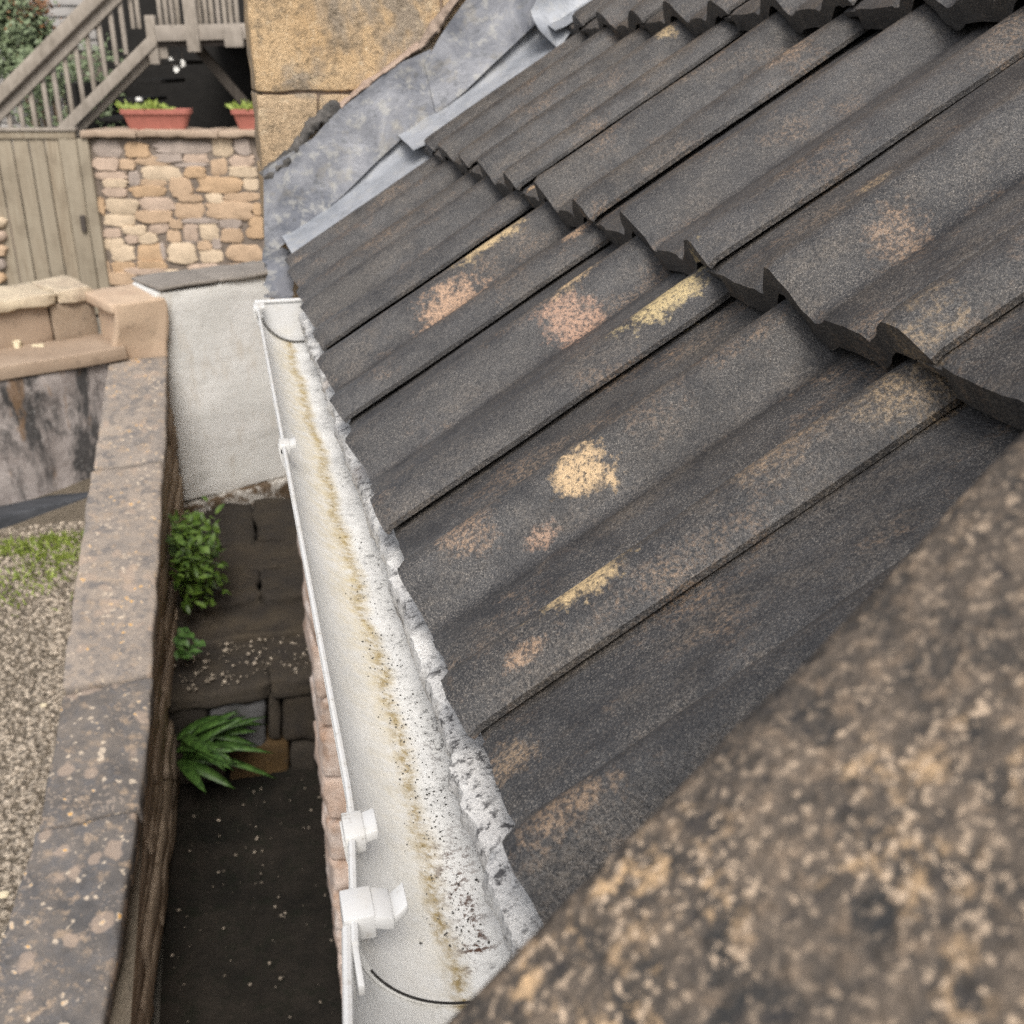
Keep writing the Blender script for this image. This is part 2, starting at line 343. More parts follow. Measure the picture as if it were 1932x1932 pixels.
def mat_whitewash():
    m = M('whitewashed_wall'); a = m.noise(3, 5, .6); b = m.noise(14, 5, .7); z = m.xyz()[2]; f = m.noise(1, 5, .7, m.vec((4, 4, 14)))
    c = m.mix(m.rng(a, .35, .65), (.72, .72, .71), (.62, .62, .60)); c = m.mix(m.rng(f, .56, .7, 0, .35), c, (.46, .45, .43)); c = m.mix(m.rng(b, .56, .72, 0, .4), c, (.42, .39, .35)); c = m.mix(m.rng(m.noise(1, 3, .6, m.vec((1.2, 1.2, 9), (0, 0, 0), (2, 3, 1)), 1.2), .60, .63, 0, .35), c, (.34, .33, .31))
    c = m.mix(m.rng(m.noise(8, 4, .7, m.vec((1, 1, .35))), .55, .68, 0, .5), c, (.50, .45, .38)); hl = m.noise(1, 3, .55, m.vec((.8, .8, 7), (0, 0, 0), (1, 1, 3)), .6)
    return m.out(c, .85, m.bump(hl, .22, .02, m.bump(b, .4, .012)), .3)
def mat_plinth():
    m = M('flaking_painted_plinth'); b = m.noise(11, 5, .7, None, .4); g = m.noise(45, 5, .7)
    c = m.mix(m.rng(b, .46, .55), (.10, .07, .045), (.45, .43, .40)); c = m.mix(m.rng(g, .5, .66, 0, .8), c, (.10, .075, .05))
    return m.out(c, .9, m.bump(g, .5, .01), .25)
def mat_ground(name, c1, c2, c3, sc=30):
    m = M(name); a = m.noise(4, 5, .65); b = m.noise(sc, 5, .75); g = m.noise(sc*5, 4, .75)
    c = m.mix(m.rng(a, .35, .65), c1, c2); c = m.mix(m.rng(b, .5, .65, 0, .7), c, c3); c = m.mix(m.rng(g, .60, .70, 0, .5), c, tuple(min(.8, q*2.2) for q in c2))
    return m.out(c, .95, m.bump(g, .6, .006, m.bump(b, .6, .02)), .25)

MT = dict(
    crust=mat_crust(), tile=mat_tile(), near=mat_coping_near(), gutter=mat_gutter(), white=mat_white(), seal=mat_plain('black_rubber_seal', (.03, .028, .027), .8),
    lead=mat_lead('weathered_lead_cover', (.10, .108, .13), (.25, .255, .275), .5), lead2=mat_lead('smooth_lead_soaker', (.20, .215, .24), (.33, .345, .375), .25), leadk=mat_lead('crumpled_dark_lead', (.06, .065, .075), (.16, .165, .185), .4),
    ashlar=mat_wall_ashlar(), mortar=mat_stone('crumbling_mortar', (.30, .22, .175), (.38, .29, .23), (.20, .17, .14), 22), mortark=mat_stone('black_weathered_mortar', (.06, .058, .056), (.14, .13, .12), (.03, .03, .03), 30),
    strip=mat_stone('brown_and_limewashed_rubble', (.62, .55, .50), (.34, .23, .165), (.50, .37, .29), 13, (.2, .13, .095), rnd=.6),
    coping=mat_stone('lichen_spotted_coping', (.065, .066, .07), (.165, .148, .135), (.14, .115, .092), 7, (.055, .056, .062), spots=11, rnd=.45), coping2=mat_stone('pale_lichen_coping', (.20, .18, .165), (.30, .255, .215), (.34, .26, .19), 7, (.08, .08, .085), spots=14, rnd=.3), sand=mat_stone('pinkish_smooth_coping', (.42, .31, .225), (.50, .385, .28), (.40, .30, .22), 6, (.20, .16, .12), rnd=.3, bump=.3),
    rubbleside=mat_stone('layered_brown_walling', (.32, .25, .18), (.42, .34, .26), (.20, .15, .11), 8, (.09, .07, .055), rnd=.8),
    greyslab=mat_stone('dirty_grey_slab', (.22, .20, .18), (.31, .28, .25), (.15, .135, .12), 9, (.05, .045, .04)), dark=mat_stone('damp_shade_toned_stone', (.036, .030, .025), (.058, .046, .032), (.024, .022, .02), 8, (.010, .010, .009), rnd=.7), damport=mat_stone('damp_ochre_stone', (.085, .05, .018), (.06, .037, .016), (.05, .032, .014), 8, rnd=.3), dampgrey=mat_stone('damp_grey_stone', (.10, .10, .105), (.075, .075, .075), (.09, .09, .09), 8, rnd=.3),  # 'dark' stone: damp, with the alley's shade also put into its colour
    floor=mat_ground('damp_shade_toned_alley_soil', (.004, .004, .003), (.022, .018, .014), (.006, .008, .004), 13), gravelbed=mat_ground('gravel_bed', (.12, .10, .075), (.18, .15, .115), (.07, .06, .045), 60), soil=mat_ground('dark_soil', (.06, .05, .035), (.10, .085, .06), (.05, .06, .02)), yard=mat_ground('rear_yard', (.12, .11, .09), (.2, .18, .15), (.08, .07, .06), 10),  # 'floor' soil: damp, and blackened further to paint in the alley's shade
    pebble=mat_stone('pale_gravel', (.42, .37, .31), (.24, .20, .155), (.33, .28, .22), 60, (.10, .085, .065), fine=400), renderw=mat_render_dark(), wash=mat_whitewash(), plinth=mat_plinth(),
    ledge=mat_stone('brown_sandstone_ledge', (.30, .225, .165), (.36, .28, .21), (.25, .19, .15), 5, (.12, .09, .07), rnd=.3, bump=.3), capst=mat_stone('pale_flat_cap_stone', (.50, .42, .31), (.36, .29, .22), (.58, .50, .36), 9, (.10, .085, .06), rnd=.5), cream=mat_stone('cream_broken_stone', (.68, .60, .43), (.58, .50, .35), (.62, .55, .40), 12, (.3, .25, .17), rnd=.3, bump=.3),
    blackwood=mat_wood('black_timber', (.03, .034, .04), (.075, .08, .09), (.05, .05, .055), (3, 30, 30)), gate=mat_wood('weathered_gate_board', (.21, .165, .115), (.33, .285, .215), (.27, .235, .18), (40, 40, 2.2), .8), stair=mat_wood('grey_brown_stair_timber', (.22, .19, .155), (.33, .29, .245), (.28, .25, .225), (20, 20, 6), .4), staird=mat_wood('dark_stair_timber', (.06, .05, .04), (.10, .085, .07), (.06, .05, .05)), board=mat_wood('grey_weatherboard', (.27, .255, .24), (.36, .345, .33), (.30, .29, .28), (2, 30, 30), .3),
    mortw=mat_stone('grey_mauve_pointing', (.15, .122, .10), (.21, .172, .142), (.11, .09, .075), 14, (.09, .075, .07), rnd=.1), void=mat_plain('painted_shade_and_deck_black', (.012, .011, .010), .95), terracotta=mat_plain('terracotta_plastic', (.36, .13, .10), .55, .12, 20), compost=mat_plain('compost', (.05, .035, .025)),  # 'void' black is undercroft shade put into colour; roof deck shares it
    fern=mat_leaf('fern_green', (.022, .055, .010), (.06, .125, .025)), shrub=mat_leaf('shade_toned_shrub_green', (.03, .065, .008), (.085, .14, .02)), bush=mat_leaf('grey_green_foliage', (.07, .10, .045), (.19, .23, .13)), russet=mat_leaf('russet_foliage', (.16, .07, .03), (.24, .12, .05)), grass=mat_leaf('short_grass', (.12, .17, .025), (.25, .30, .06)), flower=mat_plain('white_petal', (.75, .74, .70)), stem=mat_plain('brown_stem', (.16, .12, .08)), leafy=mat_leaf('yellowing_leaf', (.17, .16, .01), (.22, .20, .02)), brownrender=mat_plain('grey_brown_render', (.15, .125, .105), .9, .35, 3),  # 'shrub' green is lowered so its colour carries the alley shade
)
def tone(nm, c, i): return mat_stone(nm, c, tuple(q*.78 for q in c), tuple(min(.8, q*1.12) for q in c), 10, tuple(q*.38 for q in c), rnd=.3)
RUB = [tone('rubble_stone_cream', (.54, .43, .31), 0), tone('rubble_stone_tan', (.45, .325, .22), 1), tone('rubble_stone_orange', (.46, .32, .20), 2), tone('rubble_stone_pink', (.45, .345, .27), 3), tone('rubble_stone_grey', (.36, .30, .26), 4)]

# ------------------------------------------------------------------ ground
def grid(f, us, vs):
    V = [f(u, v) for v in vs for u in us]; n = len(us)
    return V, [(j*n+i, j*n+i+1, (j+1)*n+i+1, (j+1)*n+i) for j in range(len(vs)-1) for i in range(n-1)]
lin = lambda a, b, n: [a+(b-a)*i/n for i in range(n+1)]
finish(obj('ground', grid(lambda u, v: (u, v, -2.62), lin(-160, 160, 4), lin(-60, 260, 4)), MT['yard']), kind='structure')
FL = -2.55
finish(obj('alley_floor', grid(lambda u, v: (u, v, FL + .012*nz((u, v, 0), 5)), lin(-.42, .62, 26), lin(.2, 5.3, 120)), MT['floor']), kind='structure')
def gz(x, y): return -2.11 + .085*(y-2.5) + .012*nz((x, y, 0), 3) + .13*max(0, y-3.6)
finish(obj('gravel_bank', grid(lambda u, v: (u, v, gz(u, v)), lin(-3.5, -.42, 60), lin(.6, 5.3, 90)), MT['gravelbed'], sharp=180), kind='structure')
finish(obj('rear_yard', grid(lambda u, v: (u, v, -2.5), lin(-9, 9, 6), lin(5.4, 26, 8)), MT['yard']), kind='structure')
rnd = random.Random(4)
def pebbles(n, f, rmin, rmax, seed):
    r = random.Random(seed); P = []
    base = [Vector(p).normalized() for p in ((0, 0, 1), (.9, 0, .3), (.25, .85, .3), (-.75, .5, .3), (-.75, -.5, .3), (.25, -.85, .3), (.75, .5, -.4), (-.25, .85, -.4), (-.9, 0, -.4), (-.25, -.85, -.4), (.75, -.5, -.4))]
    fc = [(0, i, i % 5+1) for i in range(1, 6)] + [(1, 6, 2), (2, 6, 7), (2, 7, 3), (3, 7, 8), (3, 8, 4), (4, 8, 9), (4, 9, 5), (5, 9, 10), (5, 10, 1), (1, 10, 6)]
    V, F = [], []
    for _ in range(n):
        p = Vector(f(r)); s = rmin+(rmax-rmin)*r.random()**2.5; e = Matrix.Rotation(r.random()*6.3, 3, 'Z') @ Matrix.Rotation(r.uniform(-.5, .5), 3, 'X') @ Matrix.Diagonal((s*r.uniform(.8, 1.4), s*r.uniform(.7, 1.1), s*r.uniform(.5, .9)))
        b = len(V); V += [p + e @ (q*r.uniform(.85, 1.15)) for q in base]; F += [tuple(i+b for i in t) for t in fc]
    return V, F
def gp(r):
    x = -.58 - abs(r.gauss(0, .38)); y = r.uniform(1.9, 4.5); return (x, y, gz(x, y)+.002)
finish(obj('gravel', pebbles(15000, gp, .004, .016, 1), MT['pebble'], sharp=180), 'loose pale gravel covering the bank beside the boundary wall', 'gravel', kind='stuff')
def dp(r): return (r.uniform(-.39, .3), r.uniform(1.9, 3.45), FL+.008)
finish(obj('alley_debris', pebbles(240, dp, .001, .007, 2), MT['pebble'], sharp=180), 'pale grit and stone chips scattered over the dark alley floor', 'debris', kind='stuff')
def gr():
    r = random.Random(9); P = []
    for _ in range(2600):
        x = -.66-abs(r.gauss(0, .42)); y = 4.40-abs(r.gauss(0, .2)) + .40*(x+.62)*.0
        if nz((x, y, 0), 5, 3) < -.15: continue
        d = Vector((r.uniform(-1, 1), r.uniform(-1, 1), r.uniform(.3, 1.6))); P.append(leaf((x, y, gz(x, y)-.004), d, (r.uniform(-1, 1), r.uniform(-1, 1), .3), r.uniform(.02, .055), r.uniform(.004, .009), .5, 2))
    return join(P)
finish(obj('grass', gr(), MT['grass'], sharp=180), 'short moss and grass along the foot of the streaked garden wall', 'grass', kind='stuff')
lf = obj('fallen_leaf', solidify(leaf(onZ(52, 1418, gz(-.75, 2.6)+.02), (1, .3, .1), (0, -.2, 1), .055, .028, .1, 5), (0, 0, .001)), MT['leafy']); finish(lf, 'single yellow-green leaf lying on the gravel', 'leaf')
for i, (x, y, s) in enumerate(((103, 1233, .022), (82, 1333, .012), (8, 1690, .014))):
    p = onZ(x, y, gz(-.72, 3.2)+.012)
    finish(obj('pale_stone', lump(p, (s, 0, 0), (0, s*.7, 0), (0, 0, s*.7), 40+i), MT['cream']), ['white lozenge-shaped pebble on the gravel against the boundary wall', 'small white pebble alone amid brown gravel', 'white chip of stone at the edge of the dark lichened coping'][i], 'stone')

# ------------------------------------------------------------------ lean-to: wall, rafters deck, tiles
lean = thing('lean_to', (.6, 1.0, FL), 'single-storey lean-to with dark double-roll concrete roof tiles', 'building')
WALLY = 2.10
obj('wall', frame_box((.165, -.3, FL), (.2, 0, 0), (0, WALLY+.3, 0), (0, 0, 2.08), (2, 12, 12), amp=.012, freq=9), MT['strip'], lean)
obj('fascia_board', frame_box((.152, .2, -.47), (.018, 0, 0), (0, WALLY-.21, 0), (0, 0, .105)), MT['white'], lean)
HB, GA = .031, .327                            # step of one course over the next, gauge
ra = RP_P + atan2(HB, GA)
RF = Vector((cos(ra), 0, sin(ra))); RFN = Vector((-sin(ra), 0, cos(ra)))
roof = obj('roof', frame_box(Vector((.10, .16, -.34)) - RFN*.07, RF*2.6, (0, WALLY-.17, 0), RFN*.02), MT['void'], lean)
TW = .285
def tprof(u):
    """height of the tile top across its width (u from the open edge at the joint)"""
    h = 0
    if u < .062: h = .0056 + .0174*sin(pi*.5*min(1, u/.030)) if u < .030 else .023*(.5+.5*cos(pi*(u-.030)/.032))**.8
    d = (u-.170)/(.034 if u > .170 else .036)
    if abs(d) < 1: h = .0285*(.5+.5*cos(pi*abs(d)))**.75
    if .114 < u < .136: h -= .0050*sin(pi*(u-.114)/.022)
    if .200 < u < .214: h -= .0030*sin(pi*(u-.200)/.014)
    if .060 < u < .074: h -= .0030*sin(pi*(u-.060)/.014)
    h += .0018*(.5+.5*cos(2*pi*(u-.097)/.04))*(1 if .077 < u < .117 else 0)
    return h
def tile_mesh(seed, wmax=None, L=.415):
    us = [0, .0, .002, .005, .012, .02, .028, .036, .044, .052, .057, .060, .064, .067, .070, .074, .078, .09, .102, .114, .119, .123, .127, .131, .134, .138, .142, .15, .158, .166, .174, .182, .190, .198, .201, .2035, .207, .2105, .214, .22, .23, .236, .246, .256, .266, .2745, .2785, .2795, .302]
    us = us[1:]
    if wmax: us = [u for u in us if u < wmax] + [wmax]
    ss = [0, .0025, .008, .02, .045, .09, .14, .19, .24, .29, .335, L]
    V = []; n = len(us)
    def top(s, u):
        h = tprof(u) - .0085
        if u > .279: h = -.0115
        h += .0016*nz((s*3, u*9, seed), 3, seed) + .0006*nz((s, u, seed), 60, seed)
        e = 0
        if s < .003: e = .0022; 
        return h - e
    for s in ss:
        for u in us:
            sj = s
            if s < .021: sj = s + .0035*nz((u, 0, seed), 26, seed) + .0016*nz((u, 1, seed), 110, seed) + (.001 if s < .001 else 0)
            V.append(Vector((sj, u, top(s, u))))
    m = len(ss); F = [(j*n+i, (j+1)*n+i, (j+1)*n+i+1, j*n+i+1) for j in range(m-1) for i in range(n-1)]
    F = [f[::-1] for f in F]
    # underside: thick tail, hollow behind it
    def th(s): return .022 if s < .03 else .015
    b = len(V)
    for s in ss:
        for i, u in enumerate(us):
            t = V[ss.index(s)*n+i]; tt = (th(s) if u > .02 else .0045+(th(s)-.0045)*u/.02) if u < .279 else .006
            V.append(Vector((t.x + (.0015 if s < .001 else 0), u, t.z - tt)))
    F += [tuple(b+k for k in f[::-1]) for f in list(F)]
    for i in range(n-1): F.append((i, b+i, b+i+1, i+1)[::-1]); q = (m-1)*n; F.append((q+i, q+i+1, b+q+i+1, b+q+i)[::-1])
    for j in range(m-1): F.append((j*n, (j+1)*n, b+(j+1)*n, b+j*n)[::-1]); e = n-1; F.append((j*n+e, b+j*n+e, b+(j+1)*n+e, (j+1)*n+e)[::-1])
    me = bpy.data.meshes.new('roof_tile'); me.from_pydata(V, [], F); me.update(); me.materials.append(MT['tile'])
    me.polygons.foreach_set('use_smooth', [True]*len(me.polygons)); me.set_sharp_from_angle(angle=radians(48)); return me
TM = [tile_mesh(i) for i in range(7)]; TE = [tile_mesh(i+20, .14) for i in range(3)]
rt = random.Random(12)
# flip: +u runs along +Y from the joint line of each tile
for c in range(7):
    for k in range(7):
        J = .190 + TW*k + (rt.uniform(-.003, .003)); 
        if k == 0 and c > 3: continue
        last = k == 6
        o = bpy.data.objects.new('roof_tile', (TE[c % 3] if last else TM[rt.randrange(7)])); COL.objects.link(o)
        o.rotation_euler = (rt.uniform(-.008, .008), -RP_P + rt.uniform(-.006, .006), rt.uniform(-.004, .004))
        s = c*GA + rt.uniform(-.004, .004) + (.006 if c == 0 else 0)
        place(o, roof, RPt(s, c*HB + rt.uniform(-.001, .002), J) + W0)

# ------------------------------------------------------------------ gutter
gut = thing('rain_gutter', (.09, 1.0, -.42), 'white plastic half-round gutter with algae stain running along the tile eaves', 'gutter')
GX, GZ, GR = .0915, -.362, .0585
def trough(y0, y1, rad, dx=0, dz=0, n=60):
    def st(y): return [Vector((GX+dx(y) if callable(dx) else GX+dx, y, GZ+dz)) + Vector((-cos(a), 0, -sin(a)))*(rad*(1+.004*nz((0, y, a), 6))) for a in lin(0, pi, 26)]
    return solidify(sweep(st, lin(y0, y1, n)), lambda p: (Vector((GX, p[1], GZ))-Vector(p)).normalized()*-.0028)
kx = lambda y: -.016*max(0, (.46-y))/.16 if y < .46 else 0
obj('trough', trough(.372, 1.745, GR, kx), MT['gutter'], gut, sharp=60)
obj('trough', trough(.13, .392, GR+.0030, kx, -.0004, 14), MT['gutter'], gut, sharp=60)
obj('lip_bead', tube([(GX-GR+kx(y)-.0006, y, GZ+.0012) for y in lin(.362, 1.745, 60)], .0020, 8), MT['white'], gut)
obj('lip_bead', tube([(GX-GR+kx(y)-.004, y, GZ+.0012) for y in lin(.13, .372, 10)], .0024, 8), MT['white'], gut)
def arc(y, r0, a0, a1, wd, th, dx=0):
    def st(a): d = Vector((-cos(a), 0, -sin(a))); c = Vector((GX+dx, y, GZ)); return [c+d*r0+Vector((0, -wd/2, 0)), c+d*r0+Vector((0, wd/2, 0)), c+d*(r0+th)+Vector((0, wd/2, 0)), c+d*(r0+th)+Vector((0, -wd/2, 0))]
    return sweep(st, lin(a0, a1, 22), True)
obj('rubber_seal', arc(.3716, GR-.0003, .45, 2.0, .0008, .0010, kx(.371)), MT['seal'], gut)
def felt():
    us_ = lin(.15, 1.70, 330)
    def st(y):
        r_ = .005*nz((0, y, 0), 16, 2) + .006*nz((0, y, 0), 55, 3) + .004*nz((0, y, 0), 140, 4); b_ = .010*nz((0, y, 1), 9, 6)
        pr = [(.150, -.366), (.118, -.3655), (.104+r_*.5, -.3665), (.096+r_, -.3700), (.0945+r_*.9, -.3790+r_*.3), (.099+b_*.4, -.3930+b_), (.106+b_*.3, -.4040+b_)]
        return [Vector((a, y, z)) + noise.noise_vector(Vector((a*40, y*40, z*40)))*.0022 + noise.noise_vector(Vector((a, y, z))*130)*.0012 for a, z in pr]
    return solidify(sweep(st, us_), (.0015, 0, -.0012))
ef = obj('eaves_felt', felt(), MT['crust'], lean, sharp=50); ef['label'] = 'crusty white eaves strip with a torn edge'
# stop end
def disc(y, r):
    pts = [Vector((GX-cos(a)*r, y, GZ-sin(a)*r)) for a in lin(0, pi, 20)]
    return solidify((pts, [tuple(range(len(pts)))]), (0, .004, 0))
def gg(r):
    y = .40+abs(r.gauss(0, .28)); a = 1.45+r.gauss(0, .16); return (GX-cos(a)*(GR-.0006), min(y, 1.68), GZ-sin(a)*(GR-.0006))
finish(obj('gutter_grit', pebbles(800, gg, .0002, .0008, 6), MT['mortark'], sharp=180), 'dark grit lying along the bottom of the white gutter', 'grit', kind='stuff')
se = obj('stop_end', disc(1.745, GR+.002), MT['white'], gut)
obj('stop_end_socket', arc(1.725, GR-.004, 0, pi, .042, .0025), MT['white'], se)
obj('stop_end_rim', frame_box((GX-GR-.004, 1.742, GZ), (2*GR+.006, 0, 0), (0, .008, 0), (0, 0, .005), r=.0015), MT['white'], se)
obj('socket_seal', arc(1.7025, GR-.0042, .25, 2.6, .002, .0012), MT['seal'], se)
def bracket(y, wd, big, dx):
    b = obj('bracket', arc(y, GR+.003, .02, pi*.95, wd, .003, dx), MT['white'], gut)
    x0 = GX-GR+dx
    if big:
        clip = join([frame_box((x0-.0065, y-wd*.5, GZ-.009), (.0145, 0, 0), (0, wd, 0), (0, 0, .0135), (2, 2, 2), r=.0009),
                     frame_box((x0+.0075, y-wd*.5, GZ-.004), (.009, 0, -.003), (0, wd, 0), (0, 0, .0075), (2, 2, 1), r=.0009),
                     frame_box((x0+.0155, y-wd*.42, GZ-.0065), (.008, .002, .005), (0, wd*.8, 0), (0, 0, .005), (2, 2, 1), r=.0009)])
        st = obj('locking_strap', join([frame_box((x0-.0045, y-.046, GZ-.004), (.003, 0, 0), (0, .036, 0), (0, 0, .006), r=.0008), frame_box((x0-.0075, y-.042, GZ-.016), (.0022, 0, 0), (.002, .032, .002), (0, 0, .012), r=.0008)]), MT['white'], b)
    else:
        clip = join([frame_box((x0-.005, y-wd/2, GZ-.007), (.0105, 0, 0), (0, wd, 0), (0, 0, .011), (2, 2, 2), r=.0009),
                     frame_box((x0+.005, y-wd*.45, GZ-.003), (.007, 0, .002), (0, wd*.9, 0), (0, 0, .006), (2, 2, 1), r=.0009)])
    obj('clip', clip, MT['white'], b)
bracket(1.045, .020, False, 0); bracket(.440, .020, False, kx(.44)); bracket(.384, .020, True, kx(.386)); bracket(1.718, .030, False, -.002)

# ------------------------------------------------------------------ main house: ashlar wall, flashing
house = thing('stone_house', (.3, WALLY+.2, FL), 'ochre limestone house wall rising above the lean-to with lead flashing', 'building')
obj('wall', frame_box((.086, WALLY+.012, -.55), (3.4, 0, 0), (0, .27, 0), (0, 0, 2.6)), MT['mortar'], house)
obj('wall', frame_box((.125, WALLY+.014, FL), (3.3, 0, 0), (0, .26, 0), (0, 0, 2.0)), MT['mortar'], house)
obj('wall', frame_box((1.0, WALLY+.29, FL), (2.4, 0, 0), (0, 3.6, 0), (0, 0, 4.6)), MT['ashlar'], house)
rows = [(-.55, -.36), (-.36, -.195), (-.195, -.058), (-.058, .20), (.20, .46), (.46, .75)]
sp = [[.072, .32, .7], [.072, .28, .56, .9], [.072, .181, .47, .8], [.072, .415, .85, 1.3], [.072, .30, .7, 1.2, 1.7], [.072, .5, 1.0, 1.6, 2.2]]
i = 0
for (z0, z1), xs in zip(rows, sp):
    for a, b in zip(xs, xs[1:]):
        g = .0022; i += 1
        obj('stone_block', hexa([Vector((x, y, z)) for z in (z0+g, z1-g) for y in (WALLY + .003*nz((a, z0, 0), 9), WALLY+.29) for x in (a+(0 if a < .08 else g), b-g)], (10, 3, 8), r=.003, amp=.004, freq=20, seed=i, chip=.006), MT['ashlar'], house, sharp=60)
# lower corner below the eaves: limewashed rubble
z = FL; i = 0; rr = random.Random(5)
while z < -.56:
    h = rr.uniform(.07, .15); z1 = min(z+h, -.552)
    x = .088 + rr.uniform(-.004, .006); xs = [x, x+rr.uniform(.09, .16), x+.32]
    for a, b in zip(xs, xs[1:]):
        i += 1
        obj('corner_stone', hexa([Vector((xx, yy, zz)) for zz in (z+.002, z1-.002) for yy in (WALLY+rr.uniform(-.008, .004), WALLY+.27) for xx in (a+.002, b-.002)], (4, 3, 3), r=.012, amp=.014, freq=16, seed=i+50, chip=.02), MT['strip'], house, sharp=70)
    z = z1
# lead soakers, one per course, dressed up the wall and out over the cut tiles
def soaker(k, s0, s1, tail):
    h0 = k*HB
    def st(s):
        w_ = .004*nz((s*6, k, 0), 1.5, 3)
        prof = [(.004, .098 if s > s0+.05 else .06), (.006, .058), (.010+w_, .040), (.022, .024), (.045, .015+w_*.6), (.085+w_, .0105), (.106+w_*2, .001)]
        return [RPt(s, h0 + hh - .004 + (.004 if s < s0+.01 else 0), WALLY - .006 - yy) for yy, hh in prof]
    return solidify(sweep(st, lin(s0, s1, 18)), RN*.002)
for k, (a, b) in enumerate(((.022, .365), (GA-.02, GA*2+.03), (GA*2-.02, GA*3+.03), (GA*3-.02, GA*4))):
    obj('lead_soaker', soaker(k, a, b, 0), MT['lead2'], house, sharp=60)
# cover flashing: stepped outline on the wall face, real sheet standing off the stone
def flash(bot, top, n=26, seed=0, y=WALLY-.016, th=.003, bulge=.012):
    B = [onY(x, y_, y) for x, y_ in bot]; T = [onY(x, y_, y) for x, y_ in top]
    def along(P, t):
        L = [0]
        for p, q in zip(P, P[1:]): L.append(L[-1]+(q-p).length)
        d = t*L[-1]
        for i in range(len(P)-1):
            if d <= L[i+1]+1e-9: f = (d-L[i])/max(1e-9, L[i+1]-L[i]); return P[i].lerp(P[i+1], f)
        return P[-1]
    def st(t):
        a, b = along(B, t), along(T, t); r = []
        for j in range(9):
            v = j/8; p = a.lerp(b, v); o = -bulge*(1-v)**2 - .005*nz(p, 9, seed) - .004*nz(p, 26, seed)
            r.append(p + Vector((0, o, 0)) + (Vector((0, 0, .004*nz(p, 22, seed+4))) if j == 8 else Vector()))
        return r
    return solidify(sweep(st, lin(0, 1, n)), (0, -th, 0))
cv = obj('lead_cover_flashing', flash([(499, 505), (527, 465), (575, 425), (640, 372), (700, 312), (765, 252), (828, 208), (838, 200)], [(497, 322), (520, 306), (545, 290), (590, 262), (640, 205), (700, 160), (760, 118), (812, 92)], 46, 1), MT['lead'], house, sharp=60)
obj('lead_cover_flashing', flash([(820, 214), (870, 175), (940, 108), (1012, 40), (1030, 25), (1090, -40), (1400, -330)], [(800, 118), (830, 70), (870, 10), (920, -50), (970, -100), (1020, -150), (1330, -430)], 46, 2, WALLY-.021), MT['lead'], house, sharp=60)
obj('lead_saddle', flash([(1010, 60), (1045, 95), (1062, 66), (1130, 10), (1170, -20)], [(1000, 20), (1020, -10), (1050, -30), (1100, -50), (1150, -70)], 20, 5, WALLY-.075, .003, .03), MT['lead2'], house, sharp=60)
# mortar fillet torn along the top edge of the flashing
for q, (seg, mt, dy) in enumerate((([(497, 335), (520, 312), (548, 292), (568, 262)], 'mortark', .012), ([(566, 268), (585, 236), (612, 216), (640, 196)], 'mortark', .010), ([(640, 200), (690, 158), (740, 122), (790, 84)], 'mortar', .008), ([(788, 92), (815, 55), (850, 8), (890, -40)], 'mortar', .008))):
    P = [onY(x, y, WALLY-.004) for x, y in seg]
    def st(t, P=P, q=q):
        k = t*(len(P)-1); i_ = min(int(k), len(P)-2); p = P[i_].lerp(P[i_+1], k-i_); n_ = Vector((-.62, 0, .78))
        wd_ = (.009 if q < 2 else .005)*(1 + .8*nz(p, 23, q) + .45*nz(p, 71, q) + .3*nz(p, 190, q)); r_ = []
        for v, o_ in ((-1.2, .012), (-.6, .016), (0, .015), (.6, .011), (1, .004), (1, -.006), (-1.2, -.006)):
            pp = p + n_*wd_*v; r_.append(pp + Vector((0, -o_ - .006*nz(pp, 90, q+3), 0)))
        return r_
    obj('mortar_fillet', sweep(st, lin(0, 1, 60), True), MT[mt], house, sharp=40)
# crumpled lead over the eaves end
def crump(u, v):
    p = onY(500 + 46*u + 4*v, 468 + 92*v, WALLY-.03 - .20*v); return p + noise.noise_vector(p*22)*.012 + noise.noise_vector(p*60)*.004
obj('crumpled_lead', solidify(grid(crump, lin(-.08, 1.05, 14), lin(0, 1.05, 22)), (0, -.003, -.001)), MT['leadk'], house, sharp=60)

# ------------------------------------------------------------------ gable parapet with its coping (right under the eye)
par = thing('gable_parapet', (.5, .0, FL), 'mottled brown lichened gable coping close against the tiled slope', 'parapet')
A = ray(810, 1932)*.23; Dg = Vector((cos(radians(38.6)), .15, sin(radians(38.6)))).normalized(); Sg = Vector((.15, -1, -.02)).normalized(); Ng = Sg.cross(Dg).normalized()
if Ng.z < 0: Ng = -Ng
cc = A - Dg*.085
obj('coping_stone', frame_box(cc, Dg*1.05, Sg*.42, -Ng*.065, (60, 26, 4), r=.006, amp=.0022, freq=30, seed=3, chip=.004), MT['near'], par, sharp=180)
obj('coping_stone', frame_box(cc + Dg*1.055, Dg*1.0, Sg*.42, -Ng*.065, (30, 16, 3), r=.008, amp=.006, freq=18, seed=8), MT['near'], par, sharp=180)
obj('wall', join([frame_box((.17+.4*i_, -.12, FL), (.4, 0, 0), (0, .26, 0), (0, 0, 2.18+(.17+.4*i_)*.80), (3, 2, 8), r=.01, amp=.01) for i_ in range(4)]), MT['strip'], par)

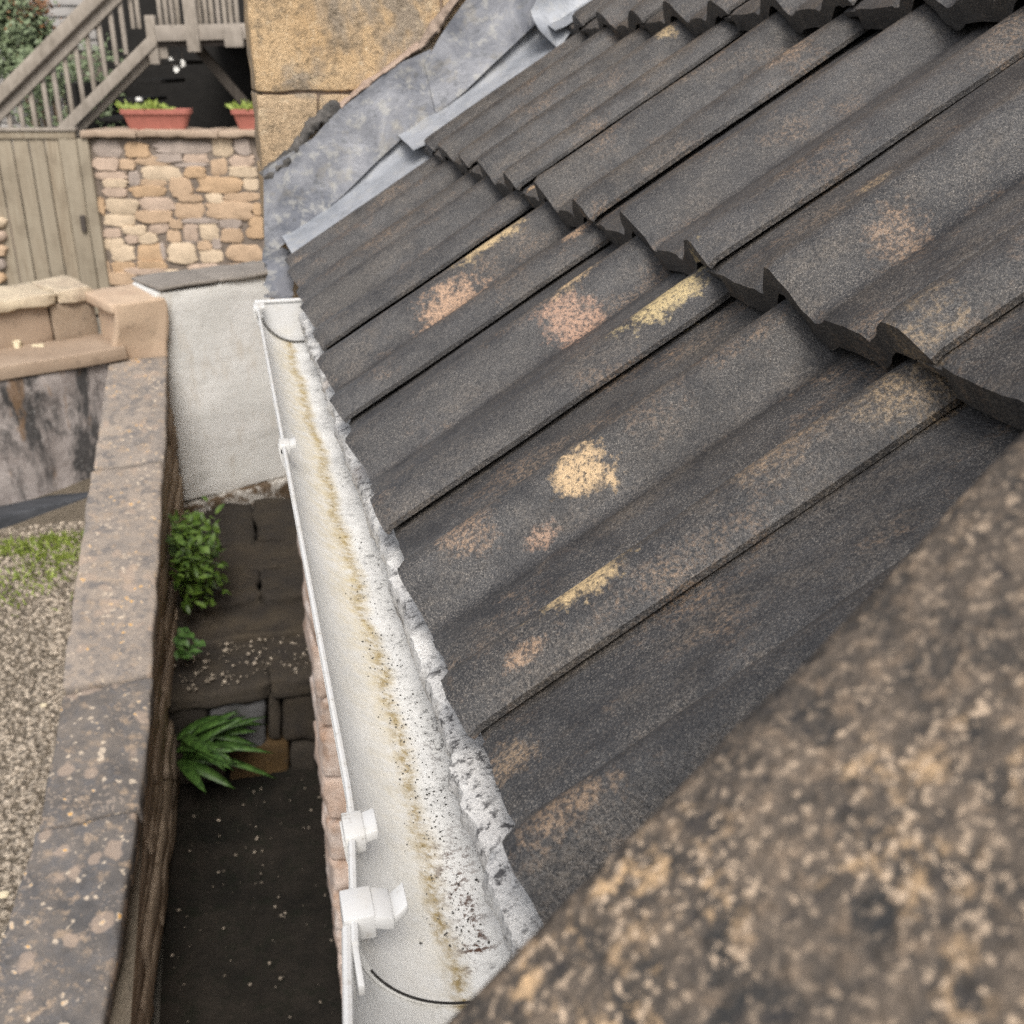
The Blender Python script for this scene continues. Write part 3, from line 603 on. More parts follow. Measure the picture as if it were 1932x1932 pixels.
# ------------------------------------------------------------------ boundary wall: sloping coping over rubble courses
bw = thing('boundary_wall', (-.5, 3.6, FL), 'low rubble wall with sloping lichen-spotted coping between gravel and alley', 'wall')
dd = lambda y: 2000*.28/(.085*(y+700))
ED = [(2080, -105, 170), (1932, -52, 197), (1788, 33, 222), (1622, 62, 250), (1525, 76, 262), (1380, 107, 281), (1272, 124, 288), (1027, 150, 302), (868, 177, 310), (713, 195, 315), (667, 205, 315)]
def edge(y):
    for (y1, l1, r1), (y0, l0, r0) in zip(ED, ED[1:]):
        if y0 <= y <= y1: t = (y-y0)/(y1-y0); return l0+(l1-l0)*t, r0+(r1-r0)*t
    return ED[-1][1:]
def csec(y, dl=0, dr=0):
    l, r_ = edge(y); d = dd(y); pr = ray(r_+dr, y)*d; pl = ray(l+dl, y)*d; pl = Vector((pl.x, pr.y - .02, pr.z)) ; return pl, pr
cj = [(2075, 1527, 0, 0), (1523, 1274, 4, 2), (1270, 870, -2, -2), (866, 668, 3, 1)]
for q, (y1, y0, dl, dr) in enumerate(cj):
    a, b = csec(y1-2, dl, dr); c, d = csec(y0+2, dl, dr); dn = Vector((0, 0, -.062))
    mt = MT['coping' if q < 2 else 'coping2']
    obj('coping_stone', hexa([a+dn, b+dn, c+dn, d+dn, a, b, c, d], (10, 22, 3), r=.010, amp=.009, freq=9, seed=q+2, chip=.018), mt, bw, sharp=70)
# pale ramp and pier cap where the coping climbs to the end wall
a, b = csec(668); dn = Vector((0, 0, -.10)); a += Vector((.015, .01, .004)); b += Vector((-.008, .01, .004))
Wd_ = Vector((.9, .44, 0)).normalized(); Wn_ = Vector((Wd_.y, -Wd_.x, 0)); Wq_ = Vector((-.62, 4.86, 0))
e1 = onplane(312, 562, Wn_, Wq_ + Wn_*.02); e0 = onplane(214, 568, Wn_, Wq_ + Wn_*.02); e0.z = e1.z
obj('ramp_stone', hexa([a+dn, b+dn, e0+dn, e1+dn, a, b, e0, e1], (8, 10, 3), r=.008, amp=.008, freq=8, seed=11, chip=.012), MT['sand'], bw, sharp=70)
obj('cap_stone', hexa([p_ + o_ for o_ in (Vector((0, 0, -.05)), Vector()) for p_ in (e0-Wd_*.012, e1+Wd_*.004, e0 - Wn_*.34 - Wd_*.02 + Vector((0, 0, .015)), e1 - Wn_*.34 + Vector((0, 0, .015)))], (8, 5, 3), r=.010, amp=.008, freq=10, seed=12, chip=.02), MT['sand'], bw, sharp=70)
obj('pier', frame_box(Vector((e0.x+.02, e0.y, FL)) - Wn_*.06, e1-e0-Wd_*.04, -Wn_*.22, (0, 0, e0.z-FL-.03), (3, 2, 8), r=.01, amp=.006, seed=13), MT['sand'], bw)
def zc(y): return -2.68+.292*y - .066
rw = random.Random(8); z = FL; i = 0
def wx(y): return -.507+.038*y - .008 - (.035*(2.6-y) if y < 2.6 else 0)
obj('wall_core', join([hexa([Vector((wx(y)+dx_, y, FL if not k_ else zc(y)-.02)) for k_ in (0, 1) for y in (ya, yb) for dx_ in (-.24, -.03)]) for ya, yb in zip(lin(1.75, 4.85, 9), lin(1.75, 4.85, 9)[1:])]), MT['mortar'], bw)
while z < -1.2:
    h = rw.uniform(.055, .13); y = 1.75+rw.uniform(0, .2)
    while y < 4.9:
        L = rw.uniform(.22, .6); y1 = min(y+L, 4.92)
        t0, t1 = min(z+h-.004, zc(y)-.002), min(z+h-.004, zc(y1)-.002)
        if min(t0, t1) > z+.02:
            i += 1; o0 = rw.uniform(-.014, .008)
            obj('walling_stone', hexa([Vector((xx, yy, zz)) for zz, tt in ((0, 0), (1, 1)) for yy, tz in ((y+.003, t0), (y1-.003, t1)) for xx in (wx(yy)-.10, wx(yy)+o0) for zz in [z+.002 if not tt else tz]], (2, 4, 2), r=.012, amp=.010, freq=14, seed=i, chip=.012), MT['rubbleside'], bw, sharp=70)
        y = y1
    z += h

# ------------------------------------------------------------------ garden wall on the left with ledge, render and cap stones
WD = Vector((.9, .44, 0)).normalized(); UE = (e0-Vector((-.62, 4.86, 0))).dot(WD)+.03; WN = Vector((WD.y, -WD.x, 0))      # along the wall, and out of it towards the eye
Q = Vector((-.62, 4.86, 0))
gw = thing('garden_wall', (-1.2, 4.5, -1.95), 'stepped garden retaining wall with black-streaked render under a brown ledge', 'wall')
def wl(x, y, off=0): return onplane(x, y, WN, Q - WN*off)
def wz(y, off=0, x=110): return wl(x, y, off).z
zl = wz(695); zb = wz(985)-.30; zu = wz(573, .30); zl2 = wz(640, .30)
def wbox(u0, u1, o0, o1, z0, z1, n=(1, 1, 1), **k):
    """box along the wall: u along WD from Q, o = depth behind the face"""
    return hexa([Q + WD*u - WN*o + Vector((0, 0, zz)) for zz in (z0, z1) for o in (o0, o1) for u in (u0, u1)], n, **k)
obj('render_face', wbox(-2.6, UE, 0, .5, zb, zl-.01, (30, 2, 14), r=.01, amp=.02, freq=5, seed=2), MT['renderw'], gw, sharp=180)
obj('ledge_slab', wbox(-2.6, -.62, -.035, .42, zl-.055, zl+.045, (26, 6, 2), r=.006, amp=.014, freq=7, seed=4), MT['ledge'], gw, sharp=60)
obj('ledge_slab', wbox(-.61, UE, -.02, .42, zl-.012, zl+.05, (12, 6, 2), r=.006, amp=.010, freq=7, seed=5), MT['ledge'], gw, sharp=60)
u = -2.6; ru = random.Random(3)
while u < UE-.05:
    L = ru.uniform(.25, .45); obj('upper_block', wbox(u+.003, min(u+L, UE)-.003, .30+ru.uniform(-.01, .01), .52, zl+.03, zu, (5, 2, 4), r=.008, amp=.01, freq=9, seed=int(u*50)), MT['ledge' if ru.random() < .6 else 'rubbleside'], gw, sharp=70); u += L
u = -2.6; k = 0
while u < UE-.03:
    L = ru.uniform(.18, .42); k += 1
    obj('cap_stone', wbox(u, min(u+L, UE), .255+ru.uniform(-.02, .02), .60, zu+.002, zu+.05+ru.uniform(-.008, .012), (6, 5, 2), r=.008, amp=.016, freq=11, seed=k+30, chip=.02), MT['capst'], gw, sharp=60); u += L
obj('cap_stone', wbox(-.92, -.70, .24, .50, zu+.05, zu+.075, (6, 5, 1), r=.006, amp=.012, freq=13, seed=60, chip=.02), MT['cream'], gw, sharp=60)
tb = obj('timber_beam', wbox(-1.9, UE-.04, -.13, -.005, gz(-.9, 4.3)-.05, gz(-.9, 4.3)+.085, (16, 3, 3), r=.008, amp=.008, freq=6, seed=7), MT['blackwood'], sharp=60)
finish(tb, 'black weathered timber beam lying along the foot of the streaked wall', 'beam')
zt = zl+.05
for q, (x, y, a, b, h, rot) in enumerate(((20, 628, .13, .035, .03, .35), (33, 653, .018, .045, .035, .2), (72, 652, .028, .014, .016, 0), (152, 639, .022, .009, .008, .1))):
    p = onZ(x, y, zt); e = Matrix.Rotation(rot, 3, 'Z')
    finish(obj('broken_stone', lump(p-Vector((0, 0, .012)), e @ Vector((a, 0, 0)), e @ Vector((0, b, 0)), (0, 0, h), 70+q, 12, 4, .25), MT['cream' if q < 3 else 'ledge']), ['long cream stone slab lying on the brown ledge', 'jagged upright cream stone chip leaning on the long slab', 'small oval cream stone chip on the brown ledge', 'flat brown flake on the ledge near the boundary wall'][q], 'stone')

# ------------------------------------------------------------------ whitewashed end wall of the alley
ew = thing('whitewashed_wall', (0, 4.9, FL), 'whitewashed wall closing the alley, with dark slab coping and flaking plinth', 'wall')
zt = wz(538, 0, 400); zp = wz(925, 0, 455)
obj('wall_face', wbox((e1-Q).dot(WD)-.02, 1.6, .03, .3, zp, zt, (24, 2, 16), r=.008, amp=.016, freq=4, seed=6), MT['wash'], ew, sharp=180)
for q, (a, b) in enumerate((((e1-Q).dot(WD)-.01, .62), (.625, .98), (.985, 1.6))):
    obj('coping_slab', wbox(a, b, .012, .34, zt+.002, zt+.022, (8, 5, 2), r=.008, amp=.007, freq=10, seed=q+20, chip=.010), MT['greyslab'], ew, sharp=60)
hp = (zp-FL)/4
for r_ in range(4):
    xs = [.28, .42, .93, 1.6] if r_ == 3 else ([.28, .72, 1.15, 1.6] if r_ % 2 else [.28, .55, .95, 1.6])
    for a, b in zip(xs, xs[1:]):
        obj('plinth_block', wbox(a+.003, b-.003, -.012, .28, FL+hp*r_+.002, FL+hp*(r_+1)-.004, (6, 2, 5), r=.010, amp=.010, freq=10, seed=r_*7+int(a*30), chip=.014), MT['plinth' if r_ == 3 else 'dark'], ew, sharp=70)

# ------------------------------------------------------------------ stone steps up to it
ss = thing('alley_steps', (-.1, 4.1, FL), 'damp stone steps toned dark with shade at the end of the narrow alley', 'steps')
Yr = 3.50
def face(x0, x1, y0, y1, mt, sd, dpt=.16, lean_=0):
    p = [onY(x0, y1, Yr), onY(x1, y1, Yr), onY(x1, y0, Yr), onY(x0, y0, Yr)]
    V = [p[0], p[1], p[0]+Vector((0, dpt, 0)), p[1]+Vector((0, dpt, 0)), p[3], p[2], p[3]+Vector((0, dpt, 0)), p[2]+Vector((0, dpt, 0))]
    obj('riser_stone', hexa(V, (5, 3, 5), r=.016, amp=.014, freq=11, seed=sd, chip=.02), MT[mt], ss, sharp=70)
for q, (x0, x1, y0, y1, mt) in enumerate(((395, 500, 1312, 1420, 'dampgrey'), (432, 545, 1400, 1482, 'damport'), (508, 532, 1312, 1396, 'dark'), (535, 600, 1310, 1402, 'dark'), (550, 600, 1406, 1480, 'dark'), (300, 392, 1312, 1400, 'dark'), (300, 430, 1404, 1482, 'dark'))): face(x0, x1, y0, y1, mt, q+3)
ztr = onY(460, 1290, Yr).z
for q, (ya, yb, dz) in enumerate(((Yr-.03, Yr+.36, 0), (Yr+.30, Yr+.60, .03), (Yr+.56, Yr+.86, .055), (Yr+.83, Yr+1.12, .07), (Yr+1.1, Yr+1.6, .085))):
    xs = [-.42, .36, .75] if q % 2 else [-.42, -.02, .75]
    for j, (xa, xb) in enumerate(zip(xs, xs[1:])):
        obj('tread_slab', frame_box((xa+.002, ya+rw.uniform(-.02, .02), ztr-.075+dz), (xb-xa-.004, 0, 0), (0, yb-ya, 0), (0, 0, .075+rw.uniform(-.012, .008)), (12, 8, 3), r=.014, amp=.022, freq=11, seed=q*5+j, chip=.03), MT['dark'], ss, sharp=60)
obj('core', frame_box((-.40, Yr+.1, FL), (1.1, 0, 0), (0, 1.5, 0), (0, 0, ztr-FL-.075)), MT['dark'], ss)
def tp(r): return (r.uniform(-.38, .3), r.uniform(3.5, 3.9), ztr+.006)
finish(obj('step_litter', pebbles(260, tp, .003, .011, 7), MT['pebble'], sharp=180), 'dead leaf bits and grit lying on the lowest alley step', 'debris', kind='stuff')

# ------------------------------------------------------------------ plants in the alley
fp = onZ(375, 1440, -2.33); fp.y = 3.34; fp = Vector((-.36, 3.40, -2.36))
fe = thing('strap_fern', fp, 'strap-leaved fern arching out beside the grey riser stone', 'fern')
rf = random.Random(21)
for k in range(34):
    a = rf.uniform(-1.5, .9); d = Vector((cos(a), sin(a)*.8-.25, rf.uniform(.35, 1.5)))
    vf = leaf(fp+Vector((rf.uniform(-.01, .04), rf.uniform(-.05, .05), rf.uniform(0, .1))), d, (-.2, -.3, 1), rf.uniform(.10, .25), rf.uniform(.030, .046), rf.uniform(.35, 1.1), 8, .2)
    obj('frond', solidify(vf, (0, 0, .0012)), MT['fern'], fe, sharp=180)
sp_ = Vector((-.36, 4.15, -2.13))
sh = thing('wall_shrub', sp_, 'small bright green shrub growing from the wall foot above the steps', 'shrub')
P = []
for k in range(620):
    c = Vector((-.34+min(.17, abs(rf.gauss(0, .08))), 4.05+max(-.2, min(.2, rf.gauss(0, .09))), -1.84+max(-.17, min(.15, rf.gauss(0, .09)))))
    d = Vector((rf.uniform(-.4, 1), rf.uniform(-1, .5), rf.uniform(-.7, .7))); P.append(leaf(c, d, (rf.uniform(-.3, .3), rf.uniform(-.6, .2), 1), rf.uniform(.025, .06), rf.uniform(.015, .028), .3, 3))
obj('crown', join(P), MT['shrub'], sh, sharp=180)
obj('trunk', join([tube([sp_, sp_+Vector((.04, -.02, .1)), sp_+Vector((.03+.03*k, -.1+.05*k, .22)), sp_+Vector((.01+.05*k, -.14+.05*k, .34))], [.007, .005, .004, .002], 6) for k in range(3)]), MT['stem'], sh)
s2 = Vector((-.34, 3.62, -2.03)); s3 = thing('ivy_sprig', s2, 'small ivy sprig on the lowest alley step against the boundary wall', 'plant')
obj('leaves', join([leaf(s2+Vector((abs(rf.gauss(0, .03)), rf.gauss(0, .04), rf.uniform(0, .1))), (rf.uniform(-.2, 1), rf.uniform(-1, .3), rf.uniform(-.5, .5)), (0, -.3, 1), rf.uniform(.025, .05), rf.uniform(.02, .03), .3, 3) for _ in range(30)]), MT['fern'], s3, sharp=180)
obj('stem', tube([s2+Vector((0, 0, -.03)), s2+Vector((.02, 0, .04)), s2+Vector((.02, -.02, .1))], .002, 5), MT['stem'], s3)

# ------------------------------------------------------------------ rear: rubble wall, gate, planters
HD = 11.0
t = uv(300, 515, HD)[1]; yardz = -2.5
rwall = thing('rubble_wall', BK(uv(330, 400, HD)[0], HD, yardz), 'honey-coloured rubble stone wall with flat coping beside the board gate', 'wall')
Zc = lambda x, y: (x*.2667, 211.6+y*.2667)
u0 = uv(*Zc(690, 650), HD)[0]-.02; u1 = uv(640, 400, HD)[0]; vt = uv(*Zc(1100, 185), HD)[1]
obj('pointing', frame_box(BK(u0, HD+.03, yardz), RX*(u1-u0), HF*.34, Vector((0, 0, vt-yardz)), (6, 1, 6), r=.01, amp=.01), MT['mortw'], rwall)
ST = '''640,205,860,320,4 880,220,1060,320,2 1085,215,1480,292,4 1500,190,1640,315,0 1655,190,1770,300,4 1090,300,1282,350,4 1290,300,1470,358,3 650,330,838,412,3 842,338,950,405,1 955,318,1225,378,1 1480,335,1605,447,1 1620,392,1810,458,0 1625,310,1790,385,3 990,384,1282,478,0 1300,390,1452,462,2 672,425,892,472,3
905,425,982,522,4 722,478,898,532,0 720,538,898,598,3 912,528,1172,598,2 990,484,1172,524,1 1190,472,1360,592,1 1385,460,1712,572,2 1722,475,1825,548,0 1250,590,1432,630,1 1455,582,1570,642,0 1590,578,1830,628,1 690,612,740,722,2 746,620,975,716,0 990,612,1226,698,3 1235,640,1442,748,1 1460,645,1780,756,1 1786,650,1845,732,2 726,726,955,806,0 965,704,1216,782,1 1755,740,1858,822,2
1048,788,1190,856,3 866,812,1026,862,0 1196,768,1285,826,1 1290,795,1400,912,3 1405,790,1545,905,0 1550,762,1700,822,4 720,835,852,886,3 720,892,870,976,0 886,866,975,930,3 980,864,1112,930,0 1178,842,1270,920,1 1556,836,1716,916,1 1742,828,1858,892,2 776,946,950,1056,0 960,936,1166,1056,2 1182,930,1386,1066,0 1395,922,1490,972,1 1405,978,1576,1068,0 1592,946,1858,1062,1 1500,905,1560,968,4 780,1066,956,1138,2 972,1062,1170,1106,2 726,1062,774,1132,1 1240,364,1468,384,4 1300,865,1400,925,4 880,1108,1170,1150,3 1290,756,1540,786,4 1120,936,1170,1050,4 700,1140,960,1220,1 980,1120,1300,1220,0 1320,1080,1560,1200,3 1580,1075,1870,1200,1'''
for q, it in enumerate(ST.split()):
    x0, y0, x1, y1, c = map(int, it.split(',')); p0 = uv(*Zc(x0-7, y0-7), HD); p1 = uv(*Zc(x1+7, y1+7), HD)
    cu, cvv = (p0[0]+p1[0])/2, (p0[1]+p1[1])/2; a = abs(p1[0]-p0[0])/2; b = abs(p1[1]-p0[1])/2
    obj('rubble_stone', lump(BK(cu, HD+.045, cvv), RX*a, Vector((0, 0, b)), HF*-(.022+.022*((q*37) % 10)/10), q+200, 16, 3.5+((q*53) % 9)*.6, .15), RUB[c], rwall, sharp=28)
for q in range(5):   # the stretch beyond the gate
    p = uv(2, 420+26*q, HD); obj('rubble_stone', lump(BK(p[0]-.08, HD+.045, p[1]), RX*.14, Vector((0, 0, .06)), HF*-.08, q+300), RUB[(q*3) % 5], rwall, sharp=60)
pl = uv(-12, 400, HD)[0]; obj('pointing', frame_box(BK(pl-1.2, HD+.03, yardz), RX*1.35, HF*.34, Vector((0, 0, 1.12))), MT['mortw'], rwall)
uc = uv(*Zc(575, 150), HD)[0]; vc0 = uv(*Zc(1100, 182), HD)[1]; vc1 = uv(*Zc(1100, 130), HD)[1]; k = 0; u = uc
while u < u1-.1:
    L = .55+.25*((k*5) % 3)/2; k += 1; e_ = min(u+L, u1)
    obj('coping_slab', frame_box(BK(u+.004, HD-.06, vc0+.003), RX*(e_-u-.008), HF*.46, Vector((0, 0, vc1-vc0)), (8, 4, 2), r=.015, amp=.02, freq=7, seed=k, chip=.02), MT['ledge'], rwall, sharp=60); u = e_
# gate
ga = thing('board_gate', BK(uv(70, 400, HD)[0], HD, yardz), 'weathered green-grey vertical board gate with dark latch', 'gate')
xs = [uv(*Zc(x, 640), HD)[0] for x in (-175, -70, 35, 150, 265, 375, 478)]; gt = uv(*Zc(300, 205), HD)[1]
for a, b in zip(xs, xs[1:]): obj('board', frame_box(BK(a+.006, HD+.02, yardz+.04), RX*(b-a-.012), HF*.03, Vector((0, 0, gt-yardz)), (1, 1, 6), r=.006, amp=.004, seed=int(a*100)), MT['gate'], ga)
ge = uv(*Zc(606, 640), HD)[0]; gtop = uv(*Zc(300, 128), HD)[1]
obj('stile', frame_box(BK(xs[-1]+.003, HD+.005, yardz+.04), RX*(ge-xs[-1]-.01), HF*.05, Vector((0, 0, gt-yardz)), r=.006), MT['gate'], ga)
obj('top_rail', frame_box(BK(xs[0], HD, gt+.02), RX*(ge-xs[0]-.005), HF*.055, Vector((0, 0, gtop-gt-.03)), (6, 1, 1), r=.008, amp=.005), MT['gate'], ga)
obj('top_cap', frame_box(BK(xs[0], HD-.02, gtop-.008), RX*(ge-xs[0]+.01), HF*.10, Vector((0, 0, .03)), r=.006), MT['stair'], ga)
lu, lv = uv(*Zc(620, 845), HD); obj('latch', frame_box(BK(lu-.05, HD-.03, lv), RX*.05, HF*.04, Vector((0, 0, .16)), r=.006), MT['staird'], ga)
pu = uv(*Zc(690, 640), HD)[0]; gpost = obj('gate_post', frame_box(BK(ge+.012, HD-.03, yardz), RX*(pu-ge-.01), HF*.10, Vector((0, 0, vc0-yardz-.004)), (1, 1, 8), r=.01, amp=.004), MT['gate'])
finish(gpost, 'narrow grey-green timber post between gate and rubble wall', 'post')
# planters
def planter(xc, wpx, label, seed):
    ub, vb = uv(xc, 243, HD+.1); hw = wpx/2*HD/2130; h = 36*HD/2080*1.0; r = random.Random(seed); base = BK(ub, HD+.12, vc1+.004)
    o = thing('planter_trough', base, label, 'planter', 'terracotta troughs on the rubble wall coping')
    def ring(sx, sy, z): return [base + RX*(sx*(abs(cos(a))**.35)*(1 if cos(a) > 0 else -1)) + HF*(sy*(abs(sin(a))**.35)*(1 if sin(a) > 0 else -1)) + Vector((0, 0, z)) for a in [2*pi*(i_+.5)/24 for i_ in range(24)]]
    prof = [(.80, .070, 0), (.93, .095, h*.72), (.93, .097, h*.74), (1.0, .115, h*.76), (1.0, .117, h), (.965, .10, h), (.94, .09, h*.8)]
    obj('trough', sweep(lambda p: ring(hw*p[0], p[1], p[2]), prof, True), MT['terracotta'], o, sharp=40)
    obj('compost', (lambda p: (p, [tuple(range(24))]))(ring(hw*.945, .092, h*.86)), MT['compost'], o)
    pb = base + Vector((0, 0, h*.86)); pp = thing('potted_plant', pb - RX*hw*.4, 'low green seedlings growing in the ' + ('long' if seed == 1 else 'half-hidden') + ' terracotta trough', 'plant')
    obj('foliage', join([leaf(pb + RX*hw*(r.uniform(-.95, .25) if seed == 1 else r.uniform(-.9, .9)) + HF*r.uniform(-.08, .08), (r.uniform(-1, 1), r.uniform(-1, 1), r.uniform(.3, 1.4)), (r.uniform(-1, 1), -1, .6), r.uniform(.05, .13), r.uniform(.02, .045), .4, 3) for _ in range(170)]), MT['grass'], pp, sharp=180)
    obj('stem', join([tube([pb+RX*hw*r.uniform(-.8, .2)-Vector((0, 0, .01)), pb+RX*hw*r.uniform(-.8, .2)+Vector((0, 0, .05))], .004, 5) for _ in range(8)]), MT['stem'], pp)
    if seed == 1: obj('blossom', lump(pb - RX*hw*.45 + Vector((0, -.02, .10)), RX*.03, HF*.03, (0, 0, .03), 5), MT['flower'], pp)
planter(298, 132, 'long terracotta plastic trough standing clear on the rubble wall coping', 1)
planter(500, 122, 'terracotta plastic trough half hidden behind the ochre house corner', 2)

# ------------------------------------------------------------------ rear: timber stair and landing over a dark undercroft
HS = 11.9
stair = thing('timber_stair', BK(uv(150, 240, HS)[0], HS, yardz), 'grey-brown timber stair and landing with upright balusters above the rubble wall', 'stairs')
pt = lambda x, y, hd=HS: onH(x, y, hd)
obj('handrail', bar(pt(-70, 253), pt(250, -68), .14, .10, (0, 0, 1), (8, 1, 1), r=.012, amp=.004), MT['stair'], stair)
obj('handrail_board', bar(pt(-70, 284, HS+.02), pt(250, -36, HS+.02), .115, .04, (0, 0, 1), (8, 1, 1), r=.006), MT['stair'], stair)
obj('handrail_gap_shade', bar(pt(-70, 266, HS-.052), pt(250, -54, HS-.052), .018, .01, (0, 0, 1)), MT['staird'], stair)  # raised dark strip standing in for the shaded gap under the rail cap
obj('stringer', bar(pt(20, 345, HS), pt(289, 76, HS), .115, .05, (0, 0, 1), (8, 1, 1), r=.008, amp=.004), MT['stair'], stair)
obj('stringer', bar(pt(44, 352, HS+.10), pt(292, 102, HS+.10), .075, .05, (0, 0, 1), (8, 1, 1), r=.008), MT['stair'], stair)
Zs = lambda x, y: (x*.1429, y*.1429)
for (xt, yt, xb, yb) in ((-30, 1640, 20, 1900), (110, 1480, 150, 1780), (250, 1310, 305, 1760), (395, 1160, 480, 1800), (555, 1000, 650, 1800), (690, 850, 800, 1680), (840, 690, 960, 1500), (985, 530, 1105, 1360), (1135, 380, 1250, 1210), (1290, 210, 1405, 1020), (1440, 40, 1545, 860), (1570, -60, 1700, 720)):
    a, b = pt(*Zs(xt, yt), HS+.05), pt(*Zs(xb, yb), HS+.05); b = Vector((a.x, a.y, b.z)) if abs(a.x-b.x) < .09 else b
    obj('baluster', bar(a, b, .046, .035, RX, r=.004), MT['stair'], stair)
Z1 = lambda x, y: (x*.2857, y*.2857)
for (x0, x1, y0, y1, dd_) in ((968, 1032, 100, 425, 0), (1215, 1300, -60, 345, -.05), (1478, 1600, 175, 312, -.05)):
    c0 = uv(*Z1(x0, (y0+y1)/2), HS+dd_); c1 = uv(*Z1(x1, (y0+y1)/2), HS+dd_); vt_, vb_ = uv(*Z1(x0, y0), HS+dd_)[1], uv(*Z1(x0, y1), HS+dd_)[1]
    obj('post', frame_box(BK(c0[0], HS+dd_, vb_), RX*(c1[0]-c0[0]), HF*.10, Vector((0, 0, vt_-vb_)), (1, 1, 4), r=.008, amp=.003), MT['stair'], stair)
for x in (880, 920, 1065, 1105, 1145, 1182, 1325, 1365, 1405, 1448, 1490, 1530, 1570):
    a = uv(*Z1(x, 190), HS+.06); vtop = uv(*Z1(x, -90), HS+.06)[1]
    obj('baluster', frame_box(BK(a[0]-.02, HS+.06, a[1]), RX*.042, HF*.035, Vector((0, 0, vtop-a[1])), r=.004), MT['stair'], stair)
obj('landing_fascia', bar(pt(*Z1(1030, 222)), pt(*Z1(1660, 205)), .15, .045, (0, 0, 1), (8, 1, 1), r=.006, amp=.004), MT['stair'], stair)
obj('landing_fascia', bar(pt(*Z1(1030, 272), HS+.06), pt(*Z1(1660, 262), HS+.06), .11, .04, (0, 0, 1), (8, 1, 1), r=.006), MT['staird'], stair)
obj('step_block', bar(pt(*Z1(1000, 350), HS+.08), pt(*Z1(1110, 345), HS+.08), .12, .05, (0, 0, 1), r=.006), MT['stair'], stair)
lv = uv(*Z1(1200, 215), HS)[1]; la = uv(*Z1(1000, 215), HS)[0]
obj('landing_deck', frame_box(BK(la, HS+.03, lv-.02), RX*2.6, HF*2.6, Vector((0, 0, .06))), MT['stair'], stair)
obj('brace', bar(pt(*Z1(1310, 320), HS+.4), pt(*Z1(1660, 730), HS+.4), .10, .06, RX, r=.006), MT['staird'], stair)
for k in range(8):
    a = pt(40+36*k, 340-36*k+26, HS+.06); obj('tread', frame_box(a, RX*.26, HF*.9, Vector((0, 0, -.04)), r=.004), MT['void'], stair)  # treads coloured near-black, painting in the shade under the stair
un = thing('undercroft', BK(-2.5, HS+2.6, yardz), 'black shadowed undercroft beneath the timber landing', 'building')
obj('back_wall', frame_box(BK(la-1.5, HS+2.6, yardz), RX*5, HF*.2, Vector((0, 0, lv-yardz+.6))), MT['void'], un)  # near-black wall colour stands for the shade below the landing
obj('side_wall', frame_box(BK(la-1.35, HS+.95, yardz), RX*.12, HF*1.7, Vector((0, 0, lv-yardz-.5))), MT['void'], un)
# three small white hanging blooms under the landing
for q, (x, y) in enumerate(((1130, 405), (1168, 455), (1208, 420))):
    p = pt(*Z1(x, y), HS+.12)
    o = thing('hanging_light', p, 'small pale globe light hanging on a wire under the landing', 'light', 'globe lights under the landing')
    obj('globe', lump(p, RX*.03, Vector((0, 0, .04)), HF*-.03, 400+q, 12, 2.2), MT['flower'], o); obj('wire', tube([p, Vector((p.x, p.y, lv-.015))], .003, 5), MT['staird'], o)

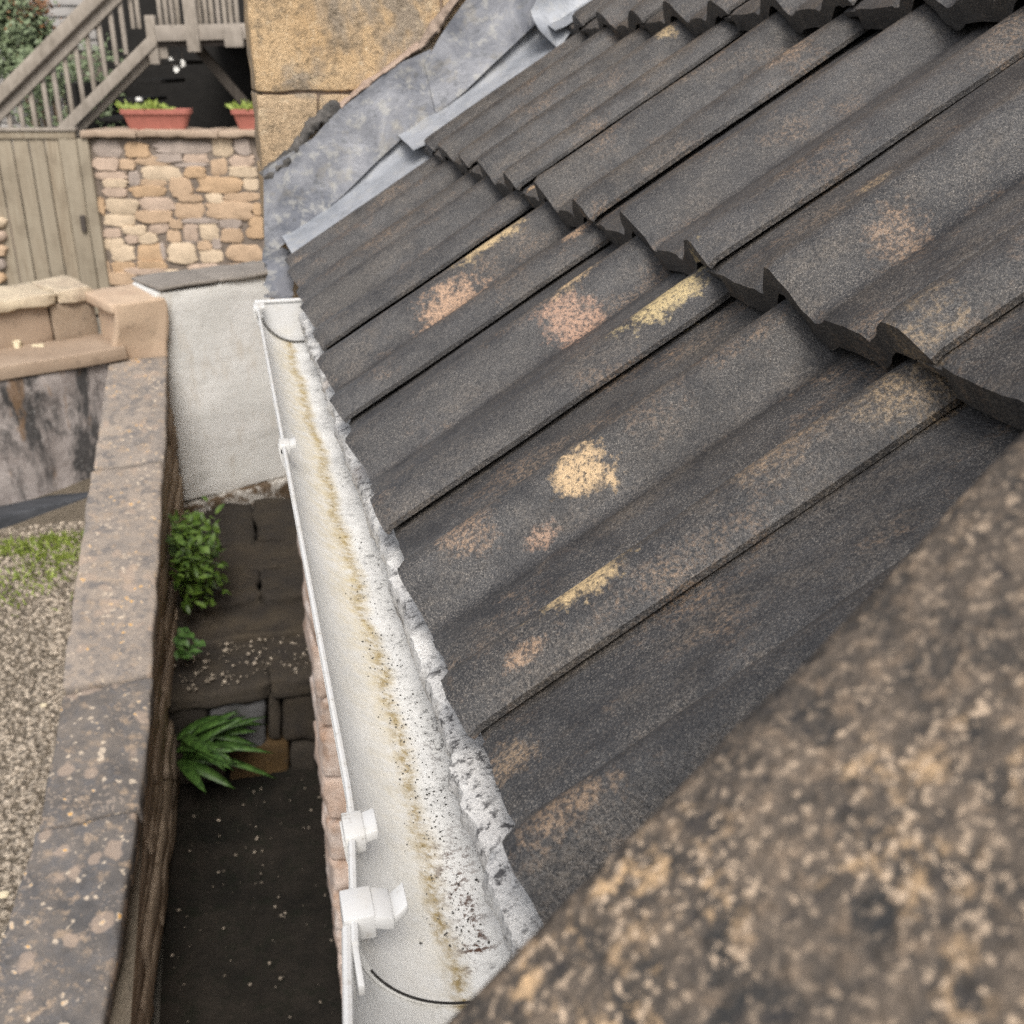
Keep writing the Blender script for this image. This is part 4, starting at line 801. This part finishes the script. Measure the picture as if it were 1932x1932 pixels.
# ------------------------------------------------------------------ far back: shed boarding, bush, low masonry
shed = thing('weatherboard_shed', BK(-5.2, 15.6, yardz), 'shed clad in pale grey weatherboards behind the stair', 'shed')
b0 = uv(40, 40, 15.6)[0]; b1 = uv(330, 40, 15.6)[0]; v = yardz
vs0 = uv(150, 205, 15.6)[1]
obj('wall', frame_box(BK(b0-2.6, 15.64, yardz), RX*(b1-b0+2.6), HF*.15, Vector((0, 0, 4.2))), MT['brownrender'], shed)
v = uv(100, 95, 15.6)[1]; k = 0
while v < 1.9:
    obj('weatherboard', hexa([BK(u_, 15.6+o_, z_) for z_, off in ((v, 0), (v+.142, .028)) for o_ in (off, .05) for u_ in (b0, b1)], (6, 1, 1), r=.004, amp=.003, seed=k), MT['board'], shed); v += .138; k += 1
def bushy(name, c, rx, rz, n, mt, label, seed, s=.09):
    r = random.Random(seed); o = thing(name, Vector((c.x, c.y, yardz)), label, 'bush'); P = []
    cl = [c + RX*r.uniform(-rx, rx) + HF*r.uniform(-.3, .3) + Vector((0, 0, r.uniform(-rz, rz))) for _ in range(26)]
    for _ in range(n):
        q = r.choice(cl) + Vector((r.gauss(0, .09), r.gauss(0, .09), r.gauss(0, .09))); P.append(leaf(q, (r.uniform(-1, 1), r.uniform(-1, .6), r.uniform(-.8, .8)), (r.uniform(-.5, .5), -.7, 1), r.uniform(.6, 1)*s, s*.55, .3, 2))
    obj('crown', join(P), MT[mt], o, sharp=180)
    obj('trunk', join([tube([Vector((c.x+.06*k, c.y, yardz)), Vector((c.x+.05*k, c.y, (yardz+c.z)/2)), c + RX*.15*(k-1)], [.03, .022, .01], 7) for k in range(3)]), MT['stem'], o)
bushy('evergreen_bush', onH(38, 55, 14.2), .34, .42, 2600, 'bush', 'grey-green leafy bush in front of the grey weatherboards', 1)
bushy('russet_bush', onH(58, 42, 14.3), .10, .26, 420, 'russet', 'russet brown foliage at the edge of the grey-green bush', 2, .08)
bushy('shade_bush', onH(118, 170, 13.6), .55, .4, 1500, 'bush', 'dim leafy bush seen between the stair balusters', 3, .08)
mw = thing('pale_masonry_wall', BK(uv(20, 150, 14.6)[0], 14.6, yardz), 'pale grey block wall below the grey-green bush', 'wall')
u = uv(-60, 120, 14.6)[0]; vt = uv(20, 92, 14.6)[1]
for r_ in range(6):
    for c in range(3):
        obj('block', frame_box(BK(u+.44*c+(.22 if r_ % 2 else 0)-.2, 14.6, vt-.22*(r_+1)), RX*.43, HF*.18, Vector((0, 0, .212)), (2, 1, 2), r=.012, amp=.01, seed=r_*3+c), MT['board'], mw)
